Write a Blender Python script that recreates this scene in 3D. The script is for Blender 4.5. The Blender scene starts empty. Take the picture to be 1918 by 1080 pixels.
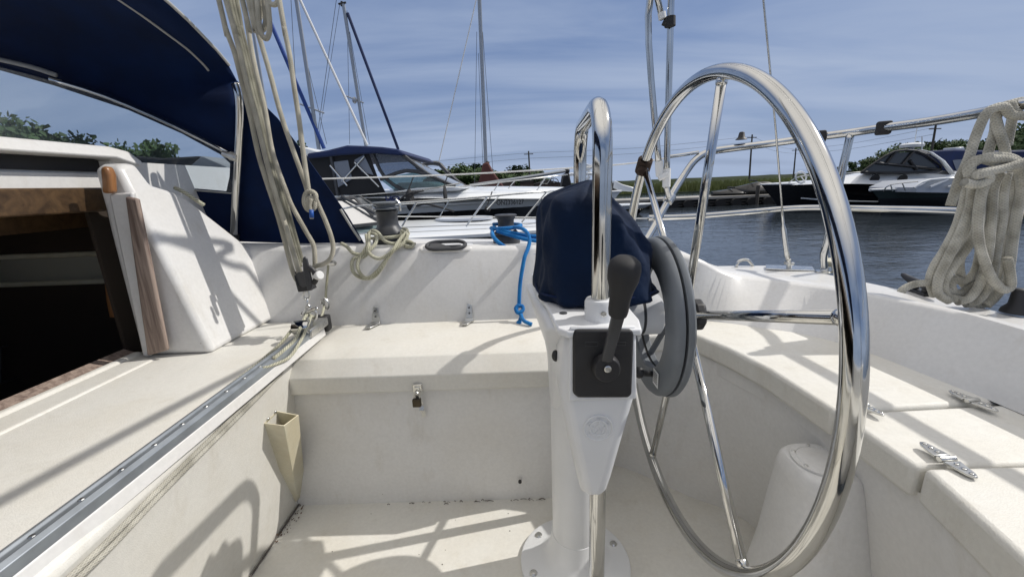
import bpy, math, random
from math import sin, cos, pi, radians
from mathutils import Vector, Matrix, noise
random.seed(7)
SC = bpy.context.scene
COL = SC.collection
# ---------------------------------------------------------------- camera, sky, sun, exposure
F, PITCH, ROLL, YAW = 770.0, .2463, -.0400, -.0148
_f = Vector((sin(YAW)*cos(PITCH), cos(YAW)*cos(PITCH), -sin(PITCH)))
_r0 = Vector((cos(YAW), -sin(YAW), 0)); _u0 = _r0.cross(_f)
_r = _r0*cos(ROLL)+_u0*sin(ROLL); _u = -_r0*sin(ROLL)+_u0*cos(ROLL)
cam = bpy.data.cameras.new('camera'); camo = bpy.data.objects.new('camera', cam); COL.objects.link(camo)
cam.sensor_width = 36; cam.lens = F/1918*36; cam.clip_start = .02; cam.clip_end = 5000
camo.matrix_world = Matrix(((_r.x, _u.x, -_f.x, 0), (_r.y, _u.y, -_f.y, 0), (_r.z, _u.z, -_f.z, 0), (0, 0, 0, 1)))
SC.camera = camo
SUN = Vector((.70, .15, .675)).normalized()
SC.view_settings.view_transform = 'Standard'; SC.view_settings.look = 'None'
SC.view_settings.exposure = 0.06; SC.view_settings.gamma = 1
W = bpy.data.worlds.new('World'); SC.world = W; W.use_nodes = True
nt = W.node_tree; nt.nodes.clear(); NN = nt.nodes.new; LK = nt.links.new
out = NN('ShaderNodeOutputWorld'); bg = NN('ShaderNodeBackground'); bg.inputs[1].default_value = .15
sky = NN('ShaderNodeTexSky'); sky.sky_type = 'NISHITA'; sky.sun_disc = False
sky.sun_elevation = math.asin(SUN.z); sky.sun_rotation = math.atan2(SUN.x, SUN.y)
sky.air_density = 1.0; sky.dust_density = 1.2; sky.ozone_density = 1.6; sky.altitude = 0
# thin high cloud veils over the blue
tc = NN('ShaderNodeTexCoord'); sep = NN('ShaderNodeSeparateXYZ'); LK(tc.outputs['Generated'], sep.inputs[0])
addz = NN('ShaderNodeMath'); addz.operation = 'ADD'; addz.inputs[1].default_value = .16; LK(sep.outputs[2], addz.inputs[0])
dx = NN('ShaderNodeMath'); dx.operation = 'DIVIDE'; LK(sep.outputs[0], dx.inputs[0]); LK(addz.outputs[0], dx.inputs[1])
dy = NN('ShaderNodeMath'); dy.operation = 'DIVIDE'; LK(sep.outputs[1], dy.inputs[0]); LK(addz.outputs[0], dy.inputs[1])
cmb = NN('ShaderNodeCombineXYZ'); LK(dx.outputs[0], cmb.inputs[0]); LK(dy.outputs[0], cmb.inputs[1])
mp = NN('ShaderNodeMapping'); mp.inputs['Rotation'].default_value = (0, 0, radians(12)); mp.inputs['Scale'].default_value = (.32, 1.25, 1); LK(cmb.outputs[0], mp.inputs[0])
n1 = NN('ShaderNodeTexNoise'); n1.inputs['Scale'].default_value = 1.3; n1.inputs['Detail'].default_value = 7; n1.inputs['Roughness'].default_value = .55; n1.inputs['Distortion'].default_value = .4; LK(mp.outputs[0], n1.inputs[0])
n0 = NN('ShaderNodeTexNoise'); n0.inputs['Scale'].default_value = .55; n0.inputs['Detail'].default_value = 4; LK(mp.outputs[0], n0.inputs[0])
na = NN('ShaderNodeMix'); na.data_type = 'FLOAT'; na.inputs[0].default_value = .45; LK(n1.outputs[0], na.inputs[2]); LK(n0.outputs[0], na.inputs[3])
cr = NN('ShaderNodeMapRange'); cr.inputs[1].default_value = .41; cr.inputs[2].default_value = .60; cr.inputs[3].default_value = .10; cr.inputs[4].default_value = .85; LK(na.outputs[0], cr.inputs[0])
blue = NN('ShaderNodeVectorMath'); blue.operation = 'MULTIPLY_ADD'; blue.inputs[1].default_value = (.16, .17, .20); blue.inputs[2].default_value = (.47, .83, 1.76); LK(sky.outputs[0], blue.inputs[0])
hz_ = NN('ShaderNodeMapRange'); hz_.inputs[1].default_value = .0; hz_.inputs[2].default_value = .30; hz_.inputs[3].default_value = .62; hz_.inputs[4].default_value = 0; LK(sep.outputs[2], hz_.inputs[0])
ad_ = NN('ShaderNodeMath'); ad_.operation = 'ADD'; ad_.use_clamp = True; LK(cr.outputs[0], ad_.inputs[0]); LK(hz_.outputs[0], ad_.inputs[1])
mixc = NN('ShaderNodeMix'); mixc.data_type = 'RGBA'; LK(ad_.outputs[0], mixc.inputs[0]); LK(blue.outputs[0], mixc.inputs[6]); mixc.inputs[7].default_value = (2.38, 2.92, 4.02, 1)
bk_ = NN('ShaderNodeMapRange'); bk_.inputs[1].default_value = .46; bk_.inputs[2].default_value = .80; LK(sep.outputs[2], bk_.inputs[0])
hi_ = NN('ShaderNodeMix'); hi_.data_type = 'RGBA'; LK(bk_.outputs[0], hi_.inputs[0]); LK(mixc.outputs[2], hi_.inputs[6]); hi_.inputs[7].default_value = (6.6, 6.35, 6.1, 1)  # bright neutral sky overhead, added above the view as fill for shaded faces
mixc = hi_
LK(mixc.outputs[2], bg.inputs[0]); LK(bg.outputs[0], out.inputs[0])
sl = bpy.data.lights.new('sun', 'SUN'); sl.energy = 3.1; sl.angle = radians(.55); sl.color = (1, .96, .90)
so = bpy.data.objects.new('sun', sl); COL.objects.link(so); so.rotation_euler = (-SUN).to_track_quat('-Z', 'Y').to_euler()

# ---------------------------------------------------------------- helpers
def ray(px, py): return _r*((px-959)/F)+_u*((540-py)/F)+_f
def at(px, py, **k):
    d = ray(px, py); a = list(k)[0]; return d*(k[a]/d['XYZ'.index(a)])
def on(px, py, A, B, C):
    A, B, C = Vector(A), Vector(B), Vector(C); n = (B-A).cross(C-A); d = ray(px, py); return d*(n.dot(A)/n.dot(d))
def crom(pts, n, closed=False):
    P = [Vector(p) for p in pts]; L = len(P); o = []
    if L < 3 or n < 2: return P
    rng = range(L) if closed else range(L-1)
    for i in rng:
        if closed: a, b, c, d = P[(i-1) % L], P[i], P[(i+1) % L], P[(i+2) % L]
        else: a, b, c, d = P[max(i-1, 0)], P[i], P[i+1], P[min(i+2, L-1)]
        for k in range(n):
            t = k/n; t2 = t*t; t3 = t2*t
            o.append(.5*((2*b)+(c-a)*t+(2*a-5*b+4*c-d)*t2+(3*b-a-3*c+d)*t3))
    if not closed: o.append(P[-1])
    return o
class G:
    def __init__(s): s.v = []; s.f = []; s.uv = {}
    def add(s, vs, fs):
        b = len(s.v); s.v += [tuple(v) for v in vs]; s.f += [tuple(i+b for i in f) for f in fs]; return s
    def box(s, x0, x1, y0, y1, z0, z1):
        return s.add([(x0, y0, z0), (x1, y0, z0), (x1, y1, z0), (x0, y1, z0), (x0, y0, z1), (x1, y0, z1), (x1, y1, z1), (x0, y1, z1)],
                     [(0, 3, 2, 1), (4, 5, 6, 7), (0, 1, 5, 4), (1, 2, 6, 5), (2, 3, 7, 6), (3, 0, 4, 7)])
    def obox(s, c, ax, ay, az):
        c, ax, ay, az = map(Vector, (c, ax, ay, az)); vs = []
        for k in (-1, 1):
            for (i, j) in ((-1, -1), (1, -1), (1, 1), (-1, 1)): vs.append(c+ax*i+ay*j+az*k)
        return s.add(vs, [(0, 3, 2, 1), (4, 5, 6, 7), (0, 1, 5, 4), (1, 2, 6, 5), (2, 3, 7, 6), (3, 0, 4, 7)])
    def prism(s, poly, off):
        off = Vector(off); P = [Vector(p) for p in poly]; n = len(P); Q = [p+off for p in P]
        return s.add(P+Q, [tuple(range(n-1, -1, -1)), tuple(range(n, 2*n))]+[(i, (i+1) % n, n+(i+1) % n, n+i) for i in range(n)])
    def loft(s, rows, closed=False, cap=False):
        n = len(rows[0]); b = len(s.v); vs = [v for r in rows for v in r]; fs = []
        for i in range(len(rows)-1):
            for j in range(n if closed else n-1):
                k = (j+1) % n; fs.append((i*n+j, i*n+k, (i+1)*n+k, (i+1)*n+j))
        if cap: fs.append(tuple(range(n-1, -1, -1))); m = (len(rows)-1)*n; fs.append(tuple(range(m, m+n)))
        return s.add(vs, fs)
    def tube(s, pts, r, seg=12, sm=1, closed=False, cap=True, flat=1.0):
        P = crom(pts, sm, closed) if sm > 1 else [Vector(p) for p in pts]
        P = [p for i, p in enumerate(P) if i == 0 or (p-P[i-1]).length > 1e-6]
        n = len(P); T = []
        for i in range(n):
            if closed: t = P[(i+1) % n]-P[i-1]
            else: t = P[min(i+1, n-1)]-P[max(i-1, 0)]
            T.append(t.normalized() if t.length > 1e-9 else Vector((0, 0, 1)))
        up = Vector((0, 0, 1)) if abs(T[0].z) < .9 else Vector((1, 0, 0))
        N = (up-T[0]*up.dot(T[0])).normalized(); b = len(s.v); L = 0; rows = []; ls = []
        for i in range(n):
            if i:
                q = T[i-1].rotation_difference(T[i]); N = q @ N; L += (P[i]-P[i-1]).length
                N = (N-T[i]*N.dot(T[i])).normalized()
            B = T[i].cross(N); rr = r(i/(n-1)) if callable(r) else r
            rows.append([P[i]+N*(cos(2*pi*k/seg)*rr)+B*(sin(2*pi*k/seg)*rr*flat) for k in range(seg)]); ls.append(L)
        s.v += [tuple(v) for row in rows for v in row]; m = n if closed else n-1
        Lt = L+((P[0]-P[-1]).length if closed else 0)
        for i in range(m):
            i2 = (i+1) % n; l0, l1 = ls[i], (ls[i2] if i2 else Lt)
            for k in range(seg):
                k2 = (k+1) % seg; s.uv[len(s.f)] = [(k/seg, l0), ((k+1)/seg, l0), ((k+1)/seg, l1), (k/seg, l1)]
                s.f.append((b+i*seg+k, b+i*seg+k2, b+i2*seg+k2, b+i2*seg+k))
        if cap and not closed:
            s.f.append(tuple(b+k for k in range(seg-1, -1, -1))); s.f.append(tuple(b+(n-1)*seg+k for k in range(seg)))
        return s
    def lathe(s, prof, c=(0, 0, 0), axis=(0, 0, 1), seg=32, cap=True, sx=1, sy=1):
        ax = Vector(axis).normalized(); q = Vector((0, 0, 1)).rotation_difference(ax); c = Vector(c)
        rows = [[c+q @ Vector((r*cos(2*pi*k/seg)*sx, r*sin(2*pi*k/seg)*sy, h)) for k in range(seg)] for r, h in prof]
        return s.loft(rows, True, cap)
    def ball(s, c, rx, ry, rz, seg=16, rings=10):
        prof = [(sin(pi*i/rings), -cos(pi*i/rings)) for i in range(rings+1)]
        prof[0] = (.002, -1); prof[-1] = (.002, 1); c = Vector(c)
        rows = [[c+Vector((r*cos(2*pi*k/seg)*rx, r*sin(2*pi*k/seg)*ry, h*rz)) for k in range(seg)] for r, h in prof]
        return s.loft(rows, True, True)
def props(o, label=None, cat=None, group=None, kind=None):
    if label: o['label'] = label
    if cat: o['category'] = cat
    if group: o['group'] = group
    if kind: o['kind'] = kind
    return o
def thing(name, label, cat, loc=(0, 0, 0), group=None):
    o = bpy.data.objects.new(name, None); COL.objects.link(o); o.location = loc; o.empty_display_size = .05
    return props(o, label, cat, group)
def obj(name, g, mat, parent=None, bevel=0, smooth=35, label=None, seg=2, sub=0, recalc=True):
    me = bpy.data.meshes.new(name); me.from_pydata(g.v, [], g.f)
    if g.uv:
        ul = me.uv_layers.new(name='UVMap')
        for pi_, p in enumerate(me.polygons):
            if pi_ in g.uv:
                for li, uv in zip(p.loop_indices, g.uv[pi_]): ul.data[li].uv = uv
    if recalc:
        import bmesh
        bm = bmesh.new(); bm.from_mesh(me); bmesh.ops.recalc_face_normals(bm, faces=bm.faces); bm.to_mesh(me); bm.free()
    if smooth:
        me.polygons.foreach_set('use_smooth', [True]*len(me.polygons)); me.set_sharp_from_angle(angle=radians(smooth))
    me.materials.append(mat)
    o = bpy.data.objects.new(name, me); COL.objects.link(o)
    if parent is not None:
        o.parent = parent; wl = Vector((0, 0, 0)); p = parent
        while p is not None: wl = wl+p.location; p = p.parent
        if parent.type == 'EMPTY': o.matrix_parent_inverse = Matrix.Translation(-wl)
        else: o.matrix_parent_inverse = Matrix.Identity(4)
    if bevel:
        b = o.modifiers.new('bevel', 'BEVEL'); b.width = bevel; b.segments = seg; b.limit_method = 'ANGLE'; b.angle_limit = radians(28); b.harden_normals = False
    if sub:
        b = o.modifiers.new('sub', 'SUBSURF'); b.levels = sub; b.render_levels = sub
    if label: o['label'] = label
    return o

# ---------------------------------------------------------------- materials
def mat(name):
    m = bpy.data.materials.new(name); m.use_nodes = True; t = m.node_tree
    return m, t, t.nodes['Principled BSDF'], t.nodes['Material Output']
def simple(name, col, rough=.5, metal=0, spec=.5, coat=0, var=0, vs=20, bump=0, bs=200, bd=.001, sheen=0):
    m, t, b, o = mat(name); b.inputs['Base Color'].default_value = (*col, 1); b.inputs['Roughness'].default_value = rough
    b.inputs['Metallic'].default_value = metal; b.inputs['Specular IOR Level'].default_value = spec; b.inputs['Coat Weight'].default_value = coat
    b.inputs['Sheen Weight'].default_value = sheen
    N, L = t.nodes.new, t.links.new
    tc = N('ShaderNodeTexCoord')
    if var:
        n = N('ShaderNodeTexNoise'); n.inputs['Scale'].default_value = vs; n.inputs['Detail'].default_value = 6; L(tc.outputs['Object'], n.inputs[0])
        r = N('ShaderNodeMapRange'); r.inputs[1].default_value = .3; r.inputs[2].default_value = .7; r.inputs[3].default_value = 1-var; r.inputs[4].default_value = 1+var; L(n.outputs[0], r.inputs[0])
        x = N('ShaderNodeVectorMath'); x.operation = 'SCALE'; x.inputs[0].default_value = col; L(r.outputs[0], x.inputs['Scale']); L(x.outputs[0], b.inputs['Base Color'])
        r2 = N('ShaderNodeMapRange'); r2.inputs[3].default_value = rough*.8; r2.inputs[4].default_value = min(1, rough*1.25); L(n.outputs[0], r2.inputs[0]); L(r2.outputs[0], b.inputs['Roughness'])
    if bump:
        n = N('ShaderNodeTexNoise'); n.inputs['Scale'].default_value = bs; n.inputs['Detail'].default_value = 3; L(tc.outputs['Object'], n.inputs[0])
        u = N('ShaderNodeBump'); u.inputs['Strength'].default_value = bump; u.inputs['Distance'].default_value = bd; L(n.outputs[0], u.inputs['Height']); L(u.outputs[0], b.inputs['Normal'])
    return m
def gelcoat(name, col, rough=.42, grain=.25, gs=420, dirt=.10, specks=True):
    m, t, b, o = mat(name); N, L = t.nodes.new, t.links.new; tc = N('ShaderNodeTexCoord')
    b.inputs['Roughness'].default_value = rough
    # large stains
    n = N('ShaderNodeTexNoise'); n.inputs['Scale'].default_value = 5; n.inputs['Detail'].default_value = 8; n.inputs['Roughness'].default_value = .62; L(tc.outputs['Object'], n.inputs[0])
    r = N('ShaderNodeMapRange'); r.inputs[1].default_value = .42; r.inputs[2].default_value = .78; r.inputs[3].default_value = 0; r.inputs[4].default_value = 1; L(n.outputs[0], r.inputs[0])
    mx = N('ShaderNodeMix'); mx.data_type = 'RGBA'; mx.inputs[6].default_value = (*col, 1); mx.inputs[7].default_value = (col[0]*(1-dirt), col[1]*(1-dirt*1.35), col[2]*(1-dirt*2.0), 1); L(r.outputs[0], mx.inputs[0])
    last = mx.outputs[2]
    # small dark specks
    if specks:
        v = N('ShaderNodeTexVoronoi'); v.inputs['Scale'].default_value = 38; L(tc.outputs['Object'], v.inputs[0])
        n3 = N('ShaderNodeTexNoise'); n3.inputs['Scale'].default_value = 9; L(tc.outputs['Object'], n3.inputs[0])
        th = N('ShaderNodeMapRange'); th.inputs[1].default_value = .5; th.inputs[2].default_value = .8; th.inputs[3].default_value = .0; th.inputs[4].default_value = .085; L(n3.outputs[0], th.inputs[0])
        lt = N('ShaderNodeMath'); lt.operation = 'LESS_THAN'; L(v.outputs['Distance'], lt.inputs[0]); L(th.outputs[0], lt.inputs[1])
        sc = N('ShaderNodeMath'); sc.operation = 'MULTIPLY'; sc.inputs[1].default_value = .55; L(lt.outputs[0], sc.inputs[0])
        mx2 = N('ShaderNodeMix'); mx2.data_type = 'RGBA'; L(sc.outputs[0], mx2.inputs[0]); L(last, mx2.inputs[6]); mx2.inputs[7].default_value = (.16, .12, .08, 1); last = mx2.outputs[2]
    # soft brownish scuffs and drip stains
    mpS = N('ShaderNodeMapping'); mpS.inputs['Scale'].default_value = (1, 1, .35); L(tc.outputs['Object'], mpS.inputs[0])
    nS = N('ShaderNodeTexNoise'); nS.inputs['Scale'].default_value = 17; nS.inputs['Detail'].default_value = 9; nS.inputs['Roughness'].default_value = .72; L(mpS.outputs[0], nS.inputs[0])
    rS = N('ShaderNodeMapRange'); rS.inputs[1].default_value = .56; rS.inputs[2].default_value = .80; rS.inputs[3].default_value = 0; rS.inputs[4].default_value = .38; L(nS.outputs[0], rS.inputs[0])
    mS = N('ShaderNodeMix'); mS.data_type = 'RGBA'; L(rS.outputs[0], mS.inputs[0]); L(last, mS.inputs[6]); mS.inputs[7].default_value = (col[0]*.62, col[1]*.56, col[2]*.46, 1); last = mS.outputs[2]
    # fine mottling
    n4 = N('ShaderNodeTexNoise'); n4.inputs['Scale'].default_value = 130; n4.inputs['Detail'].default_value = 3; L(tc.outputs['Object'], n4.inputs[0])
    r4 = N('ShaderNodeMapRange'); r4.inputs[3].default_value = .90; r4.inputs[4].default_value = 1.06; L(n4.outputs[0], r4.inputs[0])
    x = N('ShaderNodeVectorMath'); x.operation = 'SCALE'; L(last, x.inputs[0]); L(r4.outputs[0], x.inputs['Scale']); L(x.outputs[0], b.inputs['Base Color'])
    if grain:
        n2 = N('ShaderNodeTexNoise'); n2.inputs['Scale'].default_value = gs; n2.inputs['Detail'].default_value = 2; L(tc.outputs['Object'], n2.inputs[0])
        n5 = N('ShaderNodeTexNoise'); n5.inputs['Scale'].default_value = 14; n5.inputs['Detail'].default_value = 2; L(tc.outputs['Object'], n5.inputs[0])
        u0 = N('ShaderNodeBump'); u0.inputs['Strength'].default_value = .12; u0.inputs['Distance'].default_value = .01; L(n5.outputs[0], u0.inputs['Height'])
        u = N('ShaderNodeBump'); u.inputs['Strength'].default_value = grain; u.inputs['Distance'].default_value = .0007; L(n2.outputs[0], u.inputs['Height']); L(u0.outputs[0], u.inputs['Normal']); L(u.outputs[0], b.inputs['Normal'])
    return m
def ropemat(name, c1, c2, fleck=None, turns=5, pitch=210):
    m, t, b, o = mat(name); N, L = t.nodes.new, t.links.new
    uv = N('ShaderNodeUVMap'); sp = N('ShaderNodeSeparateXYZ'); L(uv.outputs[0], sp.inputs[0])
    def strand(sg):
        a = N('ShaderNodeMath'); a.operation = 'MULTIPLY'; a.inputs[1].default_value = turns*2*pi; L(sp.outputs[0], a.inputs[0])
        c = N('ShaderNodeMath'); c.operation = 'MULTIPLY'; c.inputs[1].default_value = sg*pitch*2*pi; L(sp.outputs[1], c.inputs[0])
        d = N('ShaderNodeMath'); d.operation = 'ADD'; L(a.outputs[0], d.inputs[0]); L(c.outputs[0], d.inputs[1])
        e = N('ShaderNodeMath'); e.operation = 'SINE'; L(d.outputs[0], e.inputs[0]); return e.outputs[0]
    mx = N('ShaderNodeMath'); mx.operation = 'MAXIMUM'; L(strand(1), mx.inputs[0]); L(strand(-1), mx.inputs[1])
    rm = N('ShaderNodeMapRange'); rm.inputs[1].default_value = -1; rm.inputs[2].default_value = 1; L(mx.outputs[0], rm.inputs[0])
    tc = N('ShaderNodeTexCoord'); n = N('ShaderNodeTexNoise'); n.inputs['Scale'].default_value = 25; n.inputs['Detail'].default_value = 5; L(tc.outputs['Object'], n.inputs[0])
    c = N('ShaderNodeMix'); c.data_type = 'RGBA'; c.inputs[6].default_value = (*c1, 1); c.inputs[7].default_value = (*c2, 1)
    w = N('ShaderNodeMapRange'); w.inputs[1].default_value = .35; w.inputs[2].default_value = .65; L(n.outputs[0], w.inputs[0]); L(w.outputs[0], c.inputs[0])
    x = N('ShaderNodeVectorMath'); x.operation = 'SCALE'; L(c.outputs[2], x.inputs[0])
    r5 = N('ShaderNodeMapRange'); r5.inputs[3].default_value = .80; r5.inputs[4].default_value = 1.08; L(rm.outputs[0], r5.inputs[0]); L(r5.outputs[0], x.inputs['Scale'])
    lastc = x.outputs[0]
    if fleck:
        ff = N('ShaderNodeMath'); ff.operation = 'GREATER_THAN'; ff.inputs[1].default_value = .82; L(strand(.5), ff.inputs[0])
        c3 = N('ShaderNodeMix'); c3.data_type = 'RGBA'; L(ff.outputs[0], c3.inputs[0]); L(lastc, c3.inputs[6]); c3.inputs[7].default_value = (*fleck, 1); lastc = c3.outputs[2]
    L(lastc, b.inputs['Base Color']); b.inputs['Roughness'].default_value = .9; b.inputs['Specular IOR Level'].default_value = .2; b.inputs['Sheen Weight'].default_value = .2
    u = N('ShaderNodeBump'); u.inputs['Strength'].default_value = .8; u.inputs['Distance'].default_value = .0012; L(rm.outputs[0], u.inputs['Height']); L(u.outputs[0], b.inputs['Normal'])
    return m
def woodmat(name, c1, c2, scale=(60, 60, 4), rough=.75, bump=.4):
    m, t, b, o = mat(name); N, L = t.nodes.new, t.links.new; tc = N('ShaderNodeTexCoord')
    mp = N('ShaderNodeMapping'); mp.inputs['Scale'].default_value = scale; L(tc.outputs['Object'], mp.inputs[0])
    n = N('ShaderNodeTexNoise'); n.inputs['Scale'].default_value = 1; n.inputs['Detail'].default_value = 8; n.inputs['Roughness'].default_value = .65; n.inputs['Distortion'].default_value = .6; L(mp.outputs[0], n.inputs[0])
    c = N('ShaderNodeValToRGB'); c.color_ramp.elements[0].position = .36; c.color_ramp.elements[0].color = (*c2, 1); c.color_ramp.elements[1].position = .62; c.color_ramp.elements[1].color = (*c1, 1); L(n.outputs[0], c.inputs[0]); L(c.outputs[0], b.inputs['Base Color'])
    b.inputs['Roughness'].default_value = rough
    u = N('ShaderNodeBump'); u.inputs['Strength'].default_value = bump; u.inputs['Distance'].default_value = .002; L(n.outputs[0], u.inputs['Height']); L(u.outputs[0], b.inputs['Normal'])
    return m
def clearmat(name, tint=(1, 1, 1), gl=.08, rough=.03, milky=0, ior=1.25):
    m, t, b, o = mat(name); N, L = t.nodes.new, t.links.new; t.nodes.remove(b)
    tr = N('ShaderNodeBsdfTransparent'); tr.inputs[0].default_value = (*tint, 1); g = N('ShaderNodeBsdfGlossy'); g.inputs['Roughness'].default_value = rough
    fr = N('ShaderNodeFresnel'); fr.inputs[0].default_value = ior
    mx = N('ShaderNodeMixShader'); L(fr.outputs[0], mx.inputs[0]); L(tr.outputs[0], mx.inputs[1]); L(g.outputs[0], mx.inputs[2]); last = mx.outputs[0]
    tc = N('ShaderNodeTexCoord'); n = N('ShaderNodeTexNoise'); n.inputs['Scale'].default_value = 3; L(tc.outputs['Object'], n.inputs[0]); bu = N('ShaderNodeBump'); bu.inputs['Strength'].default_value = .25; bu.inputs['Distance'].default_value = .05; L(n.outputs[0], bu.inputs['Height']); L(bu.outputs[0], g.inputs['Normal'])
    if milky:
        d = N('ShaderNodeBsdfDiffuse'); d.inputs[0].default_value = (.7, .72, .74, 1); m2 = N('ShaderNodeMixShader'); m2.inputs[0].default_value = milky; L(last, m2.inputs[1]); L(d.outputs[0], m2.inputs[2]); last = m2.outputs[0]
    L(last, o.inputs[0]); return m
M = {}
M['deck'] = gelcoat('warm white nonskid', (.72, .705, .655), .55, .6, 560, .07)
M['smooth'] = gelcoat('smooth white gelcoat', (.72, .715, .70), .30, .10, 300, .05)
M['seatm'] = gelcoat('seat nonskid', (.70, .69, .645), .6, .7, 480, .08)
M['paint'] = simple('white powder coat', (.74, .75, .76), .38, var=.03, vs=12, bump=.12, bs=500, bd=.0006)
M['steel'] = simple('polished stainless', (.58, .58, .565), .085, 1, var=.10, vs=14, bump=.03, bs=60, bd=.0006)
M['steel2'] = simple('brushed stainless', (.62, .62, .60), .28, 1, var=.12, vs=60)
M['alu'] = simple('grey aluminium track', (.33, .36, .39), .42, .7, var=.12, vs=30)
M['black'] = simple('black plastic', (.018, .018, .02), .5, var=.2, vs=30, bump=.3, bs=700, bd=.0005)
M['blackm'] = simple('matt black rubber', (.022, .022, .024), .75, var=.2, vs=60)
M['dgrey'] = simple('dark grey anodised', (.055, .057, .062), .45, .15, var=.2, vs=20, bump=.05, bs=300)
M['grey'] = simple('grey plastic', (.15, .165, .18), .5, var=.12, vs=20, bump=.08, bs=400)
M['cream'] = gelcoat('cream plastic', (.66, .63, .50), .5, .2, 200, .25)
M['canvas'] = simple('navy canvas', (.0035, .013, .052), .85, spec=.15, sheen=.04, var=.25, vs=14, bump=.35, bs=900, bd=.0006)
M['cover'] = simple('blue cover cloth', (.0022, .0105, .034), .75, spec=.15, sheen=.03, var=.3, vs=10, bump=.4, bs=26, bd=.012)
M['rope'] = ropemat('grey white braid', (.50, .47, .38), (.33, .31, .25))
M['ropeg'] = ropemat('white braid with green fleck', (.60, .58, .46), (.42, .40, .30), (.10, .13, .05))
M['ropeb'] = ropemat('bright blue braid', (.012, .20, .52), (.008, .14, .42))
M['ropeold'] = ropemat('weathered dock line', (.52, .50, .43), (.30, .285, .235), turns=7, pitch=150)
M['ropedk'] = ropemat('dirty grey green braid', (.30, .29, .225), (.15, .145, .11))
M['teak'] = woodmat('weathered teak', (.36, .28, .23), (.15, .105, .085), (90, 90, 5))
M['varn'] = woodmat('varnished teak', (.30, .14, .055), (.17, .075, .025), (50, 50, 5), .3, .1)
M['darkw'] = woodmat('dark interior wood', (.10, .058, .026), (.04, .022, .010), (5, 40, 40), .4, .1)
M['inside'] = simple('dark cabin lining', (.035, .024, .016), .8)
M['clear'] = clearmat('clear vinyl', (.80, .84, .87), milky=.03)
M['tint'] = clearmat('smoked cabin glass', (.85, .84, .78), milky=.10)
M['bluetape'] = simple('blue tape', (.01, .08, .35), .5)
M['white'] = simple('white plastic', (.75, .75, .73), .4)
M['brownw'] = simple('brown whipping twine', (.05, .03, .02), .95, bump=.8, bs=200, bd=.003)
M['seam'] = simple('grey piping', (.42, .42, .40), .7)
M['sealant'] = simple('old sealant', (.10, .09, .08), .8)
# ================================================================ OWN BOAT (structure of the cockpit)
boat = thing('sailboat', 'white fibreglass sailboat cockpit seen from inside, with locker, seats and companionway', 'sailboat', (0, .6, -.81))
X0 = -.62
obj('cockpit_sole', G().prism([(-.625, -.2, -.81), (-.625, .94, -.81), (.12, .945, -.81), (.2, 1.05, -.81), (.277, 1.05, -.81), (.428, .925, -.81), (.54, .84, -.81), (.57, .6, -.81), (.57, -.2, -.81)], (0, 0, -.04)), M['deck'], boat)
# bridge deck: top and sloping riser, extruded athwartships
rows = []
for y, xe in ((-.5, -.495), (.35, -.497), (.60, -.522), (.85, -.552), (1.13, -.575)):
    rows.append([(-.93, y, -.36), (xe-.03, y, -.36), (xe-.004, y, -.364), (xe+.004, y, -.376), (xe-.002, y, -.40), (-.61, y, -.80), (-.62, y, -.83), (-.93, y, -.83)])
obj('bridge_deck', G().loft(rows, True, True), M['deck'], boat, bevel=.005)
def wallpt(px, py): return on(px, py, (-.499, .35, -.40), (-.554, .85, -.40), (-.61, .6, -.80))
g = G(); g.tube([(-.607, -.1, -.806), (-.607, .93, -.806)], .0022, 6); obj('sealant_bead', g, M['sealant'], boat)
# locker front
g = G().prism([(-.64, .925, -.82), (.11, .925, -.82), (.11, .928, -.465), (-.60, .928, -.465)], (0, .2, 0)); obj('locker_front', g, M['smooth'], boat, bevel=.004)
obj('drain_hole', G().lathe([(.0045, -.003), (.0045, .002)], at(974, 901, Y=.917), (0, 1, 0), 12), M['black'], boat)
g = G()
lp = [(.908, -.477), (.904, -.434), (.938, -.398), (.985, -.386), (1.15, -.379), (1.15, -.43), (.93, -.485)]
rows = []
for X, w in ((-.592, 0), (-.55, 1), (-.3, 1), (0, 1), (.07, 1), (.115, 0)):
    rows.append([(X+(.03*(1-i/3) if w == 0 and X < 0 and i < 4 and 0 else 0), y+(0 if w else .012), z-(0 if w else .006)) for i, (y, z) in enumerate(lp)])
g.loft(rows, True, True); lid = obj('locker_lid', g, M['deck'], boat, bevel=.003, seg=3)
# wall of the stern well
tp = [(.11, .925), (.25, .98), (.40, .99), (.455, .955), (.515, .77), (.527, .6), (.527, .46), (.50, .32), (.495, -.3)]
bt = [(.11, .935), (.20, 1.04), (.285, 1.037), (.428, .914), (.535, .831), (.56, .62), (.56, .46), (.56, .32), (.56, -.3)]
g = G(); A = [Vector((x, y, -.42)) for x, y in tp]; B = [Vector((x, y, -.83)) for x, y in bt]
A = crom(A, 4); B = crom(B, 4); MID = [a.lerp(b, .5) for a, b in zip(A, B)]
g.loft([A, MID, B]); obj('well_wall', g, M['smooth'], boat, smooth=50)
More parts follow.
